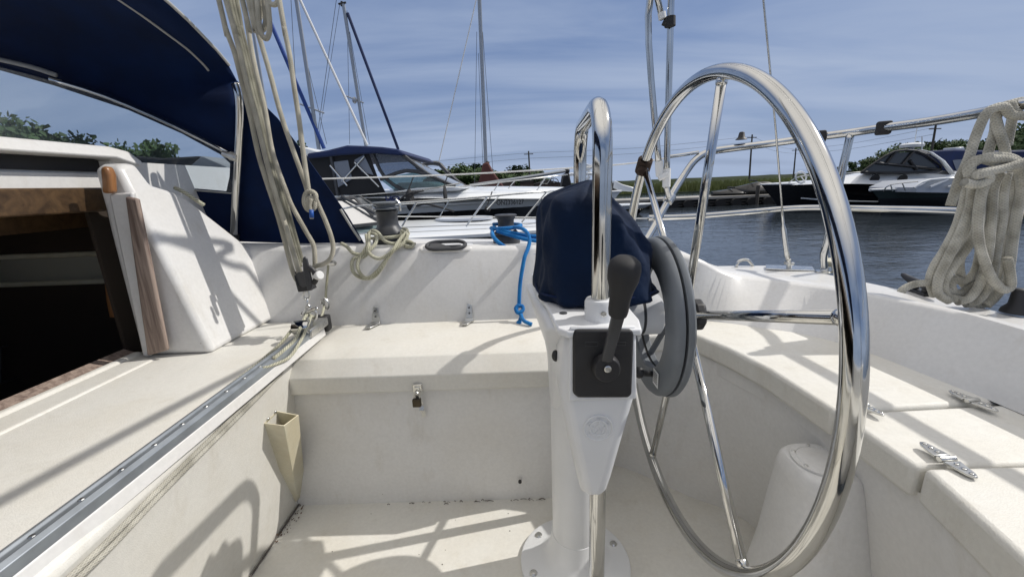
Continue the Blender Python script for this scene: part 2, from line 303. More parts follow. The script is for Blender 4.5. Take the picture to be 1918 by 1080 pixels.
# seat lids
def slab(poly, z0, z1, name, bev=.008, m='seatm'):
    return obj(name, G().prism([(x, y, z1) for x, y in poly], (0, 0, z0-z1)), M[m], boat, bevel=bev, seg=3)
slab([(.122, .925), (.25, .965), (.38, .985), (.44, .972), (.475, .88), (.501, .77), (.513, .610), (.80, .622), (.775, .76), (.745, .91), (.62, 1.03), (.50, 1.10), (.122, 1.16)], -.43, -.380, 'seat_lid')
slab([(.514, .604), (.516, .472), (.82, .470), (.802, .616)], -.43, -.381, 'seat_lid')
slab([(.520, .466), (.505, .40), (.488, .326), (.482, -.35), (.86, -.35), (.82, .464)], -.43, -.377, 'seat_lid')
g = G().prism([(x, y, -.432) for x, y in [(.13, .95), (.38, 1.0), (.45, .98), (.52, .77), (.532, .6), (.535, .46), (.51, .33), (.5, -.35), (.88, -.35), (.88, .7), (.8, 1.1), (.5, 1.2), (.13, 1.2)]], (0, 0, -.03)); obj('seat_base', g, M['smooth'], boat)
# small moulded pod on the well wall
rows = []
def ell(cx, cy, rx, ry, z, n=40):
    return [Vector((cx+rx*(1 if cos(a) > 0 else 1)*math.copysign(abs(cos(a))**.75, cos(a)), cy+ry*math.copysign(abs(sin(a))**.75, sin(a)), z)) for a in [2*pi*k/n for k in range(n)]]
for z, cx, cy, rx, ry in ((-.83, .51, .59, .135, .135), (-.80, .51, .59, .125, .128), (-.66, .505, .60, .092, .095), (-.50, .495, .607, .064, .068), (-.482, .494, .607, .059, .063), (-.474, .494, .607, .052, .056)):
    rows.append(ell(cx+.008, cy, rx*.9, ry*.9, z))
obj('pod_moulding', G().loft(rows, True, True), M['smooth'], boat, smooth=50)
pl = obj('access_plate', G().lathe([(.043, 0), (.044, .003), (.0435, .005), (.036, .005), (.035, .0035), (.033, .005), (.001, .0055)], (.502, .607, -.4745)), M['smooth'], boat)
for k in range(6):
    a = k*pi/3+.4; obj('screw', G().ball((.502+.0385*cos(a), .607+.0385*sin(a), -.469), .0035, .0035, .0012, 10, 6), M['steel2'], pl)
for o in list(pl.children): o.matrix_parent_inverse = Matrix.Translation(boat.location*-1)@Matrix.Translation((0, 0, 0))@Matrix.Identity(4) if 0 else Matrix.Identity(4)
# coaming, side deck and hull
ST = [((-2.6, 1.10, -.38), (-2.6, 1.15, -.05), (-2.6, 1.35, -.06), (-2.6, 1.42, -.28), (-2.6, 1.75, -.30), (-2.6, 1.85, -1.7)),
 ((-.85, 1.14, -.38), (-.85, 1.19, -.140), (-.85, 1.47, -.15), (-.85, 1.53, -.33), (-.85, 1.85, -.36), (-.85, 1.93, -1.7)),
 ((-.4, 1.14, -.38), (-.4, 1.19, -.160), (-.4, 1.46, -.17), (-.4, 1.53, -.34), (-.4, 1.84, -.365), (-.4, 1.90, -1.7)),
 ((.10, 1.14, -.38), (.10, 1.19, -.176), (.10, 1.45, -.19), (.1, 1.52, -.345), (.1, 1.80, -.37), (.1, 1.80, -1.7)),
 ((.32, 1.13, -.38), (.32, 1.175, -.188), (.36, 1.42, -.20), (.36, 1.50, -.345), (.34, 1.77, -.368), (.3, 1.7, -1.7)),
 ((.44, 1.105, -.38), at(1295, 480, X=.47), (.50, 1.36, -.215), (.50, 1.46, -.345), (.52, 1.73, -.366), (.45, 1.6, -1.7)),
 ((.53, 1.065, -.38), at(1354, 508, X=.565), (.62, 1.28, -.27), (.66, 1.40, -.345), (.72, 1.70, -.362), (.6, 1.5, -1.7)),
 ((.62, 1.0, -.38), at(1400, 518, X=.645), (.73, 1.24, -.285), (.80, 1.30, -.345), (.90, 1.655, -.356), (.7, 1.4, -1.7)),
 ((.69, .95, -.38), at(1490, 529, X=.74), (.84, 1.14, -.295), (.90, 1.2, -.345), (1.035, 1.575, -.350), (.75, 1.3, -1.7)),
 ((.742, .86, -.38), at(1580, 542, X=.785), (.87, 1.0, -.29), (.95, 1.05, -.340), (1.105, 1.30, -.345), (.78, 1.1, -1.7)),
 ((.770, .71, -.38), at(1760, 576, X=.82), (.89, .80, -.28), (.97, .84, -.338), (1.165, .97, -.345), (.8, .9, -1.7)),
 ((.785, .58, -.38), at(1918, 618, X=.83), (.90, .66, -.28), (.99, .68, -.338), (1.19, .60, -.345), (.8, .5, -1.7)),
 ((.792, .30, -.38), (.835, .32, -.270), (.90, .33, -.28), (.99, .34, -.338), (1.20, .30, -.345), (.8, .2, -1.7)),
 ((.797, -.1, -.38), (.84, -.1, -.278), (.89, -.1, -.283), (.98, -.1, -.338), (1.205, -.1, -.345), (.8, -.1, -1.7)),
 ((.80, -.8, -.38), (.84, -.8, -.285), (.89, -.8, -.285), (.98, -.8, -.338), (1.21, -.8, -.345), (.8, -.8, -1.7))]
cols = list(zip(*ST)); cols = [crom(c, 6) for c in cols]
fil = []
for k, c in enumerate(cols): fil.append(c)
def insert(a, b, t): return [p.lerp(q, t) for p, q in zip(a, b)]
g = G(); g.loft([fil[0], insert(fil[0], fil[1], .93), [v+Vector((0, .012, 0)) if i < 0 else v for i, v in enumerate(insert(fil[1], fil[2], .04))], fil[2], fil[3], fil[4]]); coam = obj('coaming', g, M['smooth'], boat, smooth=60)
g = G(); g.loft([[v+Vector((0, 0, 0)) for v in fil[4]], fil[5]]); obj('hull_side', g, M['smooth'], boat)
g = G(); g.loft([[v+Vector((0, .0, -.006)) for v in fil[4]], [v+Vector((.012, .012, -.012)) for v in fil[4]], [v+Vector((.0, .0, -.04)) for v in fil[4]]]); obj('toe_rail', g, M['alu'], boat)
# handle recess in the coaming: a pale raised pad with the dark fairlead ring on it
# port side (behind the viewer)
obj('port_seat', G().box(-.62, .9, -.75, -.28, -.43, -.38), M['seatm'], boat, bevel=.01)
obj('port_coaming', G().box(-.95, .9, -.95, -.75, -.9, -.17), M['smooth'], boat, bevel=.02)
obj('port_locker_front', G().box(-.62, .6, -.5, -.32, -.82, -.43), M['smooth'], boat)
# ---------------- companionway bulkhead, wing, roof
R0 = Vector((-.73, .905, -.36)); R1 = Vector((-.81, .91, -.065)); B1 = Vector((-.727, 1.135, -.36))
def L(px, py): return on(px, py, R0, R1, B1)
wing = [R0, L(445, 635), L(505, 603)+Vector((0, .03, 0)), L(478, 470)+Vector((0, .03, 0)), L(460, 457), L(375, 390), L(345, 366), L(318, 356), L(285, 346), L(255, 306), L(232, 306), L(221, 314), L(262, 392), R1]
obj('companionway_wing', G().loft([wing, [Vector((min(v.x-.01, -.902), v.y, v.z)) for v in wing]], True, True), M['smooth'], boat, bevel=.012, seg=3)
XB = -.93
obj('bulkhead', G().box(XB-.03, XB+.0, .985, 1.6, -.40, .09), M['smooth'], boat)
fr = [at(203, 363, X=XB+.012), at(246, 360, X=XB+.012), at(300, 668, X=XB+.03), at(268, 668, X=XB+.012)]
obj('washboard_slide', G().prism([at(203, 363, Y=.893), at(247, 360, Y=.893), at(281, 668, Y=.893), at(267, 668, Y=.893)], (0, .012, 0)), M['smooth'], boat, bevel=.004)
sl_ = obj('slide_batten', G().prism([at(233, 368, Y=.880), at(256, 372, Y=.880), at(313, 656, Y=.880), at(275, 667, Y=.880)], (0, .010, 0)), M['teak'], boat, bevel=.004)
obj('slide_trim', G().prism([at(203, 313, Y=.90), at(214, 312, Y=.90), at(221, 328, Y=.9), at(223, 362, Y=.90), at(206, 362, Y=.90)], (0, -.02, 0)), M['varn'], boat, bevel=.006, seg=3)
# sill
obj('companionway_sill', G().prism([(XB-.0, -.4, -.362), (XB-.0, .93, -.362), (XB-.035, .93, -.35), (XB-.035, -.4, -.35)], (0, 0, -.02)), M['teak'], boat)
obj('sill_moulding', G().box(XB-.0, XB+.022, -.4, .92, -.38, -.352), M['deck'], boat, bevel=.008, seg=3)
obj('threshold_ledge', G().box(XB+.022, XB+.085, -.4, .885, -.38, -.3565), M['deck'], boat, bevel=.006, seg=3)
# roof fascia, hatch, gap
obj('roof_fascia', G().prism([(-.950, -.6, .027), (-.950, 1.01, .027), (-.962, 1.02, .078), (-.962, -.6, .072)], (-.05, 0, 0)), M['smooth'], boat, bevel=.006)
obj('cabin_roof', G().prism([(-.945, -.9, .060), (-.945, 1.04, .060), (-.945, 1.2, -.02), (-.945, 1.2, -.05), (-.945, 1.1, -.05), (-.945, 1.02, .028), (-.945, -.9, .028)], (-2.2, 0, -.0)), M['smooth'], boat)
h = [(-.90, -.6, .094), (-.90, .955, .094), (-.90, .985, .096), (-.895, 1.03, .085), (-.90, 1.045, .092), (-.915, 1.035, .112), (-.925, 1.0, .121), (-.925, .60, .121), (-.925, -.6, .118)]
obj('sliding_hatch', G().prism([(-.90, -.6, .092), (-.90, .975, .094), (-.90, 1.035, .078), (-.905, 1.045, .090), (-.91, 1.02, .112), (-.915, .98, .120), (-.915, -.6, .118)], (-.8, 0, 0)), M['smooth'], boat, bevel=.004)
obj('hatch_gap', G().box(-1.6, -.955, -.6, 1.0, .066, .094), M['black'], boat)
obj('hatch_beam', G().box(-.955, -.925, -.6, .955, -.022, .030), M['darkw'], boat, bevel=.004)
# cabin interior
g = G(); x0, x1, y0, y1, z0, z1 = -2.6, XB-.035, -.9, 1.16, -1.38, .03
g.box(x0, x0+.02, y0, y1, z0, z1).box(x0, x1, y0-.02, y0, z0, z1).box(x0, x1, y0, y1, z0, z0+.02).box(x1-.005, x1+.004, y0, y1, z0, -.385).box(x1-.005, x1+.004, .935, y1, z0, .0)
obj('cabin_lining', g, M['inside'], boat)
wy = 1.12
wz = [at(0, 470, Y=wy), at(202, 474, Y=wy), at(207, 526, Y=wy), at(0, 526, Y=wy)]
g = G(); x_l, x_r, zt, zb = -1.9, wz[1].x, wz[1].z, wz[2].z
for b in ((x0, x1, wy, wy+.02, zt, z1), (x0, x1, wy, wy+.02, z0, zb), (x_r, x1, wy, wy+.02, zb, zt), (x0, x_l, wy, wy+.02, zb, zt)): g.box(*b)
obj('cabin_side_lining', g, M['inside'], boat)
wn = obj('cabin_window', G().tube([(x_l, wy, zt), (x_r, wy, zt), (x_r, wy, zb), (x_l+.04, wy, zb), (x_l, wy, zb+.04)], .007, 8, 1, True), M['cream'], boat)
obj('pane', G().box(x_l, x_r, wy+.004, wy+.007, zb, zt), M['tint'], wn)
obj('cabin_handrail', G().tube([at(205, 438, X=-1.0), at(194, 455, X=-1.0), at(196, 480, X=-1.0), at(206, 510, X=-1.0), at(212, 560, X=-1.0), at(218, 592, X=-1.0)], .012, 10, 5), M['varn'], boat)
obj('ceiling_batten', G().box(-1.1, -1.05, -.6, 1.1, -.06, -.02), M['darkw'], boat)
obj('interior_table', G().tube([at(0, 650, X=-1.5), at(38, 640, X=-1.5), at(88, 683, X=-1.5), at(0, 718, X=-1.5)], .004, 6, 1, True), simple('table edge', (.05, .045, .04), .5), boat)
# hinges and hasps on the boat
def hinge_back(px, py):
    c = at(px, py, Y=1.135); h_ = thing_part = G()
    h_.prism([(c.x-.012, 1.139, -.374), (c.x+.012, 1.139, -.374), (c.x+.008, 1.147, -.330), (c.x-.004, 1.148, -.326)], (0, -.004, 0))
    h_.tube([(c.x-.014, 1.131, -.374), (c.x+.014, 1.131, -.374)], .004, 8)
    h_.prism([(c.x-.02, 1.128, -.3765), (c.x+.012, 1.128, -.3765), (c.x-.002, 1.095, -.3765), (c.x-.018, 1.095, -.3765)], (0, 0, .003))
    o = obj('hinge', h_, M['steel2'], boat, bevel=.0008)
    for z in (-.338, -.355): obj('screw', G().ball((c.x+.001, 1.136, z), .0025, .001, .0025, 8, 6), M['dgrey'], o)
hinge_back(703, 600); hinge_back(879, 598)
def hinge_long(p0, p1, w=.011, zz=-.3785):
    a = at(*p0, Z=zz+.004); b = at(*p1, Z=zz+.004); d = (b-a).normalized(); n = Vector((-d.y, d.x, 0)); m_ = (a+b)/2; Lh = (b-a).length/2
    o = None
    g = G()
    for s_ in (-1, 1):
        e = m_+d*(s_*Lh); k = m_+d*(s_*.006)
        g.prism([k-n*w, e-n*w*.55-d*s_*.006, e-n*w*.2, e+n*w*.2, e+n*w*.55-d*s_*.006, k+n*w], (0, 0, .0035))
    g.tube([m_-n*(w*.95)+Vector((0, 0, .002)), m_+n*(w*.95)+Vector((0, 0, .002))], .0045, 10)
    o = obj('hinge', g, M['steel2'], boat, bevel=.001)
    for s_ in (-1, 1):
        for t in (.35, .6, .85): obj('screw', G().ball(m_+d*(s_*Lh*t)+Vector((0, 0, .004)), .003, .003, .0012, 8, 6), M['steel'], o)
hinge_long((1724, 830), (1828, 897)); hinge_long((1778, 733), (1868, 772)); hinge_long((1585, 745), (1655, 780), .008)
# hasp
c = at(783, 730, Y=.905)
hs = G(); yb = .902
hs.box(c.x-.011, c.x+.011, yb-.003, yb, c.z-.004, c.z+.018).box(c.x-.006, c.x+.006, yb-.006, yb-.003, c.z-.03, c.z+.012)
hasp = obj('hasp', hs, M['steel2'], boat, bevel=.001)
obj('latch_plate', G().loft([[(c.x-.004+dx, .918-b, c.z-.03-d), (c.x+.007+dx, .918-b, c.z-.03-d)] for d, b, dx in ((0, .012, 0), (.01, .010, 0), (.018, .004, .001), (.028, .008, .001), (.04, .004, .003), (.05, .002, .003))]), M['steel2'], hasp)
pad = thing('padlock', 'small dark padlock hanging from the hasp of the cockpit locker', 'padlock', (c.x, yb-.012, c.z-.02))
obj('body', G().box(c.x-.011, c.x+.009, yb-.020, yb-.008, c.z-.034, c.z-.014), simple('brass lock', (.07, .055, .035), .4, .7, var=.3, vs=60), pad, bevel=.002)
obj('shackle', G().tube([(c.x-.007, yb-.012, c.z-.015), (c.x-.007, yb-.012, c.z-.004), (c.x-.001, yb-.012, c.z+.002), (c.x+.005, yb-.012, c.z-.004), (c.x+.005, yb-.012, c.z-.015)], .0018, 8, 4), M['steel2'], pad)
# grey slot fairlead on the coaming
c = at(836, 467, Y=1.20); c.z = -.164
fl = thing('oval_fairlead', 'flat dark grey oval ring fitting with a wedge slot on the coaming between the winches', 'deck fitting', c)
obj('ring', G().tube([c+Vector((.035*cos(a)*(1 if 1 else 1)+.022*math.copysign(1, cos(a)), .018*sin(a), .009*sin(a))) for a in [2*pi*k/24+.05 for k in range(24)]], .0055, 10, 2, True), M['dgrey'], fl)
obj('wedge', G().prism([c+Vector((-.05, -.012, -.009)), c+Vector((.02, -.014, -.009)), c+Vector((-.02, .010, .002)), c+Vector((-.05, .012, .003))], (0, 0, .005)), M['dgrey'], fl, bevel=.002)
obj('stand', G().box(c.x-.02, c.x+.045, c.y-.008, c.y+.008, c.z-.02, c.z), M['dgrey'], fl, bevel=.003)
obj('fitting_pad', G().prism([(c.x-.075, 1.183, -.181), (c.x+.07, 1.183, -.184), (c.x+.078, 1.190, -.171), (c.x-.08, 1.190, -.168)], (0, .08, .002)), M['smooth'], boat, bevel=.014, seg=4)

# ================================================================ winches
def winch(name, px, pxb, s, label, selft=True):
    c = at(px, pxb, Y=1.30); c.y = 1.30; c.x = at(px, pxb-30, Y=1.30).x; z0 = -.172 if px < 800 else -.182
    w = thing(name, label, 'winch', (c.x, c.y, z0), 'winches on the coaming')
    def P(r, h): return (r*s, h*s)
    if selft:
        obj('base', G().lathe([P(.052, 0), P(.054, .004), P(.054, .022), P(.050, .032), P(.046, .036)], (c.x, c.y, z0)), M['dgrey'], w)
        obj('drum', G().lathe([P(.0475, .036), P(.050, .042), P(.046, .052), P(.037, .064), P(.034, .072), P(.0335, .104), P(.037, .110), P(.038, .114), P(.030, .117)], (c.x, c.y, z0)), M['dgrey'], w)
        obj('jaw_ring', G().lathe([P(.028, .117), P(.040, .120), P(.041, .123), P(.030, .127), P(.030, .133), P(.042, .138), P(.043, .142), P(.040, .144), P(.012, .145), P(.010, .140), P(.001, .140)], (c.x, c.y, z0)), M['grey'], w)
        obj('feeder_arm', G().tube([(c.x+.036, c.y-.012, z0+.142), (c.x+.047, c.y-.014, z0+.128), (c.x+.046, c.y-.012, z0+.108)], .004, 8, 3), M['steel2'], w)
    else:
        obj('base', G().lathe([P(.044, 0), P(.046, .003), P(.045, .030), P(.040, .034)], (c.x, c.y, z0)), M['dgrey'], w)
        obj('drum', G().lathe([P(.041, .034), P(.042, .040), P(.036, .047), P(.029, .056), P(.0265, .066), P(.0275, .082), P(.033, .092), P(.038, .096), P(.038, .099), P(.034, .101), P(.010, .101), P(.009, .096), P(.001, .096)], (c.x, c.y, z0)), M['dgrey'], w)
    return c.x, c.y, z0
w1 = winch('winch', 728, 462, .95, 'larger dark grey self tailing winch wrapped in thin white line')
w2 = winch('winch', 948, 460, .93, 'smaller dark grey winch wrapped in bright blue rope', False)

def rope(name, pts, r, m, label=None, cat='rope', parent=None, sm=6, seg=10, group=None, pn=None):
    g = G().tube(pts, r, seg, sm)
    o = obj(name, g, M[m], parent, smooth=180)
    if label: props(o, label, cat, group)
    return o
def pxl(lst, **k):
    return [at(a, b, **({'Y': c} if c else k)) for a, b, c in [(t+(None,))[:3] if len(t) == 2 else t for t in lst]]
# white line on winch 1 with hanging loops and tail towards the cam cleat
cx, cy, cz = w1; h = .046
wl = thing('winch_line', 'thin cream line with green flecks looped over the winch and hanging down the coaming', 'rope', (cx, cy, cz+.02))
def loop(c, r, z, a0, a1, n, dz=0): return [Vector((c[0]+r*cos(a0+(a1-a0)*k/n), c[1]+r*sin(a0+(a1-a0)*k/n), z+dz*k/n)) for k in range(n+1)]
rope('turns', pxl([(640, 456, 1.2), (650, 462, 1.17), (662, 474, 1.165), (680, 476, 1.165), (690, 462, 1.17), (691, 440, 1.22), (697, 432, 1.235), (708, 436, 1.22), (722, 452, 1.205), (742, 456, 1.21), (757, 445, 1.235), (763, 432, 1.26), (755, 428, 1.28)])+[], .0052, 'ropeg', parent=wl)
rope('hanging_loop', pxl([(690, 436, 1.24), (704, 440, 1.21), (704, 455, 1.19), (693, 468, 1.168), (682, 480, 1.163), (663, 484, 1.160), (659, 498, 1.155), (664, 512, 1.15), (680, 521, 1.148), (700, 518, 1.15), (716, 500, 1.155), (728, 478, 1.163), (742, 462, 1.185), (752, 448, 1.215), (752, 436, 1.24)]), .0050, 'ropeg', parent=wl)
rope('hanging_loop', pxl([(752, 432, 1.25), (763, 440, 1.22), (756, 455, 1.19), (738, 468, 1.172), (722, 488, 1.158), (706, 508, 1.150), (690, 520, 1.142), (677, 515, 1.146), (670, 500, 1.152), (672, 486, 1.158), (682, 470, 1.166), (688, 458, 1.185), (686, 440, 1.22)]), .0050, 'ropeg', parent=wl)
rope('hanging_loop', pxl([(690, 470, 1.165), (695, 478, 1.16), (708, 484, 1.155), (722, 480, 1.158), (736, 468, 1.165), (748, 450, 1.2), (760, 436, 1.23)]), .0050, 'ropeg', parent=wl)
rope('turns', loop((cx, cy), .060, cz+.03, -2.6, 3.4, 20, .012), .0052, 'ropeg', parent=wl)
rope('knot', pxl([(756, 448, 1.21), (766, 452, 1.205), (768, 460, 1.2), (762, 463, 1.195), (757, 456, 1.2), (764, 451, 1.195), (774, 456, 1.2), (772, 462, 1.19), (760, 460, 1.19), (764, 454, 1.21), (778, 457, 1.21)]), .0045, 'ropeg', parent=wl, sm=4)
# blue rope on winch 2
cx, cy, cz = w2
bl = thing('blue_rope', 'bright blue rope coiled round the smaller winch and knotted above the seat', 'rope', (cx, cy, cz+.04))
rope('turns', loop((cx, cy), .047, cz+.052, -3.6, 2.6, 20, .010), .0058, 'ropeb', parent=bl)
rope('turns', pxl([(926, 425, 1.30), (922, 434, 1.262), (924, 443, 1.235), (935, 455, 1.215), (955, 467, 1.205), (975, 473, 1.195), (1010, 477, 1.19), (1040, 480, 1.19)]), .0062, 'ropeb', parent=bl)
rope('turns', pxl([(930, 432, 1.255), (955, 440, 1.245), (985, 448, 1.24), (1012, 452, 1.24), (1040, 455, 1.24)]), .0062, 'ropeb', parent=bl)
rope('turns', pxl([(930, 428, 1.26), (950, 434, 1.25), (985, 441, 1.25), (1012, 443, 1.25), (1040, 445, 1.25)]), .0062, 'ropeb', parent=bl)
rope('hanging_tail', pxl([(962, 425, 1.26), (978, 428, 1.235), (988, 437, 1.215), (992, 450, 1.2), (989, 465, 1.185), (983, 480, 1.168), (979, 500, 1.158), (975, 525, 1.150), (973, 550, 1.142), (972, 576, 1.135)]), .0058, 'ropeb', parent=bl)
rope('knot', pxl([(972, 570, 1.13), (966, 577, 1.125), (970, 585, 1.118), (979, 581, 1.122), (978, 573, 1.13), (969, 574, 1.128), (968, 584, 1.122), (976, 588, 1.12), (974, 600, 1.115), (970, 604, 1.11), (976, 606, 1.105)]), .0055, 'ropeb', parent=bl, sm=5)
rope('rope_end', pxl([(975, 588, 1.118), (980, 599, 1.10), (990, 605, 1.085), (996, 607, 1.08)]), .0055, 'ropeb', parent=bl, sm=5)

# ================================================================ traveller
XT = -.517
tr = thing('mainsheet_traveller', 'grey aluminium traveller track with car running across the bridge deck', 'traveller', (XT, .6, -.36))
g = G().prism([(XT-.016, -.3, -.352), (XT-.016, -.3, -.338), (XT-.007, -.3, -.334), (XT-.003, -.3, -.337), (XT+.003, -.3, -.337), (XT+.007, -.3, -.334), (XT+.014, -.3, -.338), (XT+.014, -.3, -.352)], (0, 1.36, 0))
obj('track', g, M['alu'], tr, bevel=.001)
obj('track_bed', G().prism([(XT-.020, -.3, -.366), (XT-.018, -.3, -.351), (XT+.015, -.3, -.351), (XT+.017, -.3, -.372)], (0, 1.34, 0)), M['smooth'], tr, bevel=.002)
for k in range(15):
    obj('track_screw', G().ball((XT, .30+k*.052, -.3365), .0035, .0035, .0015, 8, 6), M['steel2'], tr)
obj('end_stop', G().box(XT-.02, XT+.018, 1.055, 1.085, -.37, -.325), M['black'], tr, bevel=.006, seg=3)
car = obj('car', G().box(XT-.024, XT+.022, .955, 1.055, -.348, -.326), M['steel2'], tr, bevel=.004)
obj('sheave_box', G().box(XT-.018, XT+.016, .945, .985, -.33, -.302).lathe([(.014, -.018), (.014, .018)], (XT, .965, -.312), (1, 0, 0), 16), M['black'], car, bevel=.003) if 0 else obj('sheave_cover', G().lathe([(.017, -.020), (.018, -.018), (.018, .018), (.017, .020)], (XT-.004, .965, -.322), (1, 0, 0), 20), M['steel'], car)
rope('control_line', [(XT-.012, 1.0, -.318), (XT-.026, .96, -.325), (XT-.034, .90, -.345), (XT-.030, .75, -.350), (XT-.026, .45, -.352), (XT-.03, .0, -.353)], .0036, 'ropeg', parent=tr)
rope('control_line', [(XT+.006, 1.02, -.316), (XT+.012, .985, -.302), (XT+.014, .955, -.318), (XT+.018, .90, -.338), (XT+.018, .84, -.352), (XT+.010, .76, -.338)], .0036, 'ropeg', parent=tr)
rope('control_line', [(XT-.006, 1.03, -.316), (XT-.002, .99, -.300), (XT-.001, .955, -.316), (XT+.006, .90, -.333), (XT+.010, .8, -.336)], .0042, 'ropeg', parent=tr)
tr.rotation_euler.z = .028; tr.location.x -= .008
ln_ = thing('weathered_line', 'weathered grey flat line lying along the edge of the bridge deck', 'rope', (-.49, .5, -.38))
g = G()
for q, (ox, oz) in enumerate(((0, 0), (.003, -.006))):
    g.tube([(-.489+ox, -.1, -.383+oz), (-.489+ox, .2, -.386+oz), (-.492+ox, .36+.01*q, -.389+oz), (-.508+ox, .5, -.388+oz), (-.527+ox, .70, -.386+oz), (-.543+ox, .84, -.385+oz), (-.55, .90, -.38)], .0036, 8, 5)
obj('strands', g, M['ropeold'], ln_, smooth=180)

# ================================================================ mainsheet tackle
ms = thing('mainsheet', 'bundle of cream braided mainsheet ropes running up from the traveller block to the boom', 'rope', (XT, 1.03, -.2))
def yy(py): return 1.125-(1.125-1.035)*min(max(py, 0)/520, 1)
def sheet(lst, r=.0056, m='rope', dy=0, name='part_line', par=None, sm=6):
    P = [at(a, b, Y=yy(b)+dy) for a, b in lst]
    if lst[0][1] <= 0: d = (P[0]-P[1]).normalized(); P = [P[0]+d*.9]+P
    return rope(name, P, r, m, parent=par or ms, sm=sm)
sheet([(410, 0), (422, 51), (439, 98), (453, 153), (469, 218), (487, 300), (522, 409), (546, 500), (556, 525)], .0058, dy=.0)
sheet([(423, 0), (436, 47), (449, 98), (463, 159), (479, 218), (505, 325), (543, 450), (560, 510), (566, 530)], .0058, dy=-.012)
sheet([(434, 0), (446, 55), (460, 110), (475, 170), (487, 218), (514, 325), (548, 450), (562, 500)], .0070, 'ropedk', dy=.022)
sheet([(428, 0), (442, 55), (456, 112), (470, 170), (483, 218), (509, 325), (546, 460), (566, 520)], .0062, 'ropedk', dy=.012)
sheet([(443, 0), (451, 50), (466, 112), (481, 170), (492, 218), (520, 325), (552, 440), (566, 492)], .0062, 'ropedk', dy=.03)
sheet([(454, 0), (461, 31), (469, 81), (479, 132), (496, 204), (511, 287), (537, 361), (548, 388), (574, 435), (588, 462), (590, 500)], .0058, dy=.0)
sheet([(465, 0), (471, 26), (486, 71), (506, 139), (526, 214), (548, 278), (572, 345), (576, 362)], .0058, dy=-.01)
sheet([(523, 0), (532, 51), (543, 106), (551, 163), (559, 216), (570, 300), (577, 350), (579, 370)], .0058, dy=-.02)
# stopper knot
kn = [(574, 362), (571, 374), (578, 381), (590, 376), (591, 364), (581, 358), (572, 364), (570, 380), (577, 393), (588, 390), (589, 378), (580, 370), (577, 384), (583, 395)]
sheet(kn, .0056, dy=-.028, name='knot', sm=5)
sheet([(583, 372), (580, 385), (583, 400), (584, 410)], .0044, dy=-.040, name='rope_end', sm=3)
rope('end_tape', [at(583, 393, Y=yy(393)-.041), at(584, 408, Y=yy(408)-.041)], .0052, 'bluetape', parent=ms, sm=1)
sheet([(589, 366), (597, 385), (609, 412), (620, 442), (624, 465), (619, 484), (606, 494), (592, 498), (584, 504)], .0058, dy=-.01, name='tail')
# coil at the top
for (a, b, c_, d, e) in ((476, 489, 57, 14, 0), (484, 496, 73, 14, -.012), (470, 482, 36, 10, .012)):
    sheet([(a-4, -60), (a-2, 0), (a+2, c_-24), (b-4, c_-5), (b+4, c_-1), (b+9, c_-20), (b+6, 5), (b+2, -50)], .0058, dy=e-.01, name='coil', sm=6)
sheet([(497, -30), (500, -6), (508, 8), (518, 7), (523, -8), (520, -30)], .0058, dy=-.02, name='coil', sm=5)
# fiddle block with cam, shackles
blk = thing('mainsheet_block', 'black fiddle block with cam cleat shackled to the traveller car', 'block', at(572, 520, Y=1.02))
def plate(lst, Y, t, dy=0): return G().prism([at(a, b, Y=Y) for a, b in lst], (0, t, 0))
obj('cheek', plate([(566, 484), (570, 480), (575, 485), (580, 508), (585, 533), (583, 543), (576, 545), (572, 532), (567, 505)], .995, .006), M['dgrey'], blk, bevel=.002)
obj('cheek', plate([(548, 512), (554, 508), (560, 540), (585, 538), (584, 544), (558, 547)], 1.035, .006), M['black'], blk, bevel=.002)
obj('body', plate([(550, 515), (560, 535), (578, 536), (583, 544), (559, 547)], 1.0, .034), M['black'], blk, bevel=.002)
sv = G()
for yk in (1.005, 1.025): sv.lathe([(.020, -.006), (.016, -.002), (.016, .002), (.020, .006)], at(568, 523, Y=yk), (0.25, .97, 0), 20)
obj('sheave', sv, M['dgrey'], blk)
obj('cam_cleat', G().lathe([(.009, -.010), (.011, -.008), (.011, .008), (.009, .010)], at(596, 516, Y=1.0), (.8, -.5, .2), 16), M['white'], blk)
obj('cam_arm', G().tube([at(578, 500, Y=1.0), at(588, 508, Y=1.0), at(592, 522, Y=1.0), at(587, 530, Y=1.0)], .007, 8, 3), M['black'], blk)
def ring_(c, rx, rz, r, tilt=0, name='shackle', par=blk, m='steel2'):
    return obj(name, G().tube([c+Vector((rx*cos(a)*cos(tilt), rx*cos(a)*sin(tilt), rz*sin(a))) for a in [2*pi*k/16 for k in range(16)]], r, 8, 1, True), M[m], par)
ring_(at(574, 553, Y=1.02), .007, .012, .0026, .4); ring_(at(577, 567, Y=1.02), .006, .012, .0026, 1.9); ring_(at(581, 590, Y=1.0), .015, .016, .0034, .3); ring_(at(577, 578, Y=1.01), .006, .010, .0026, .3)
obj('pin', G().tube([at(568, 587, Y=1.0), at(592, 577, Y=1.0)], .004, 10).ball(at(567, 588, Y=1.0), .006, .005, .006).ball(at(593, 577, Y=1.0), .005, .005, .005), M['steel'], blk)
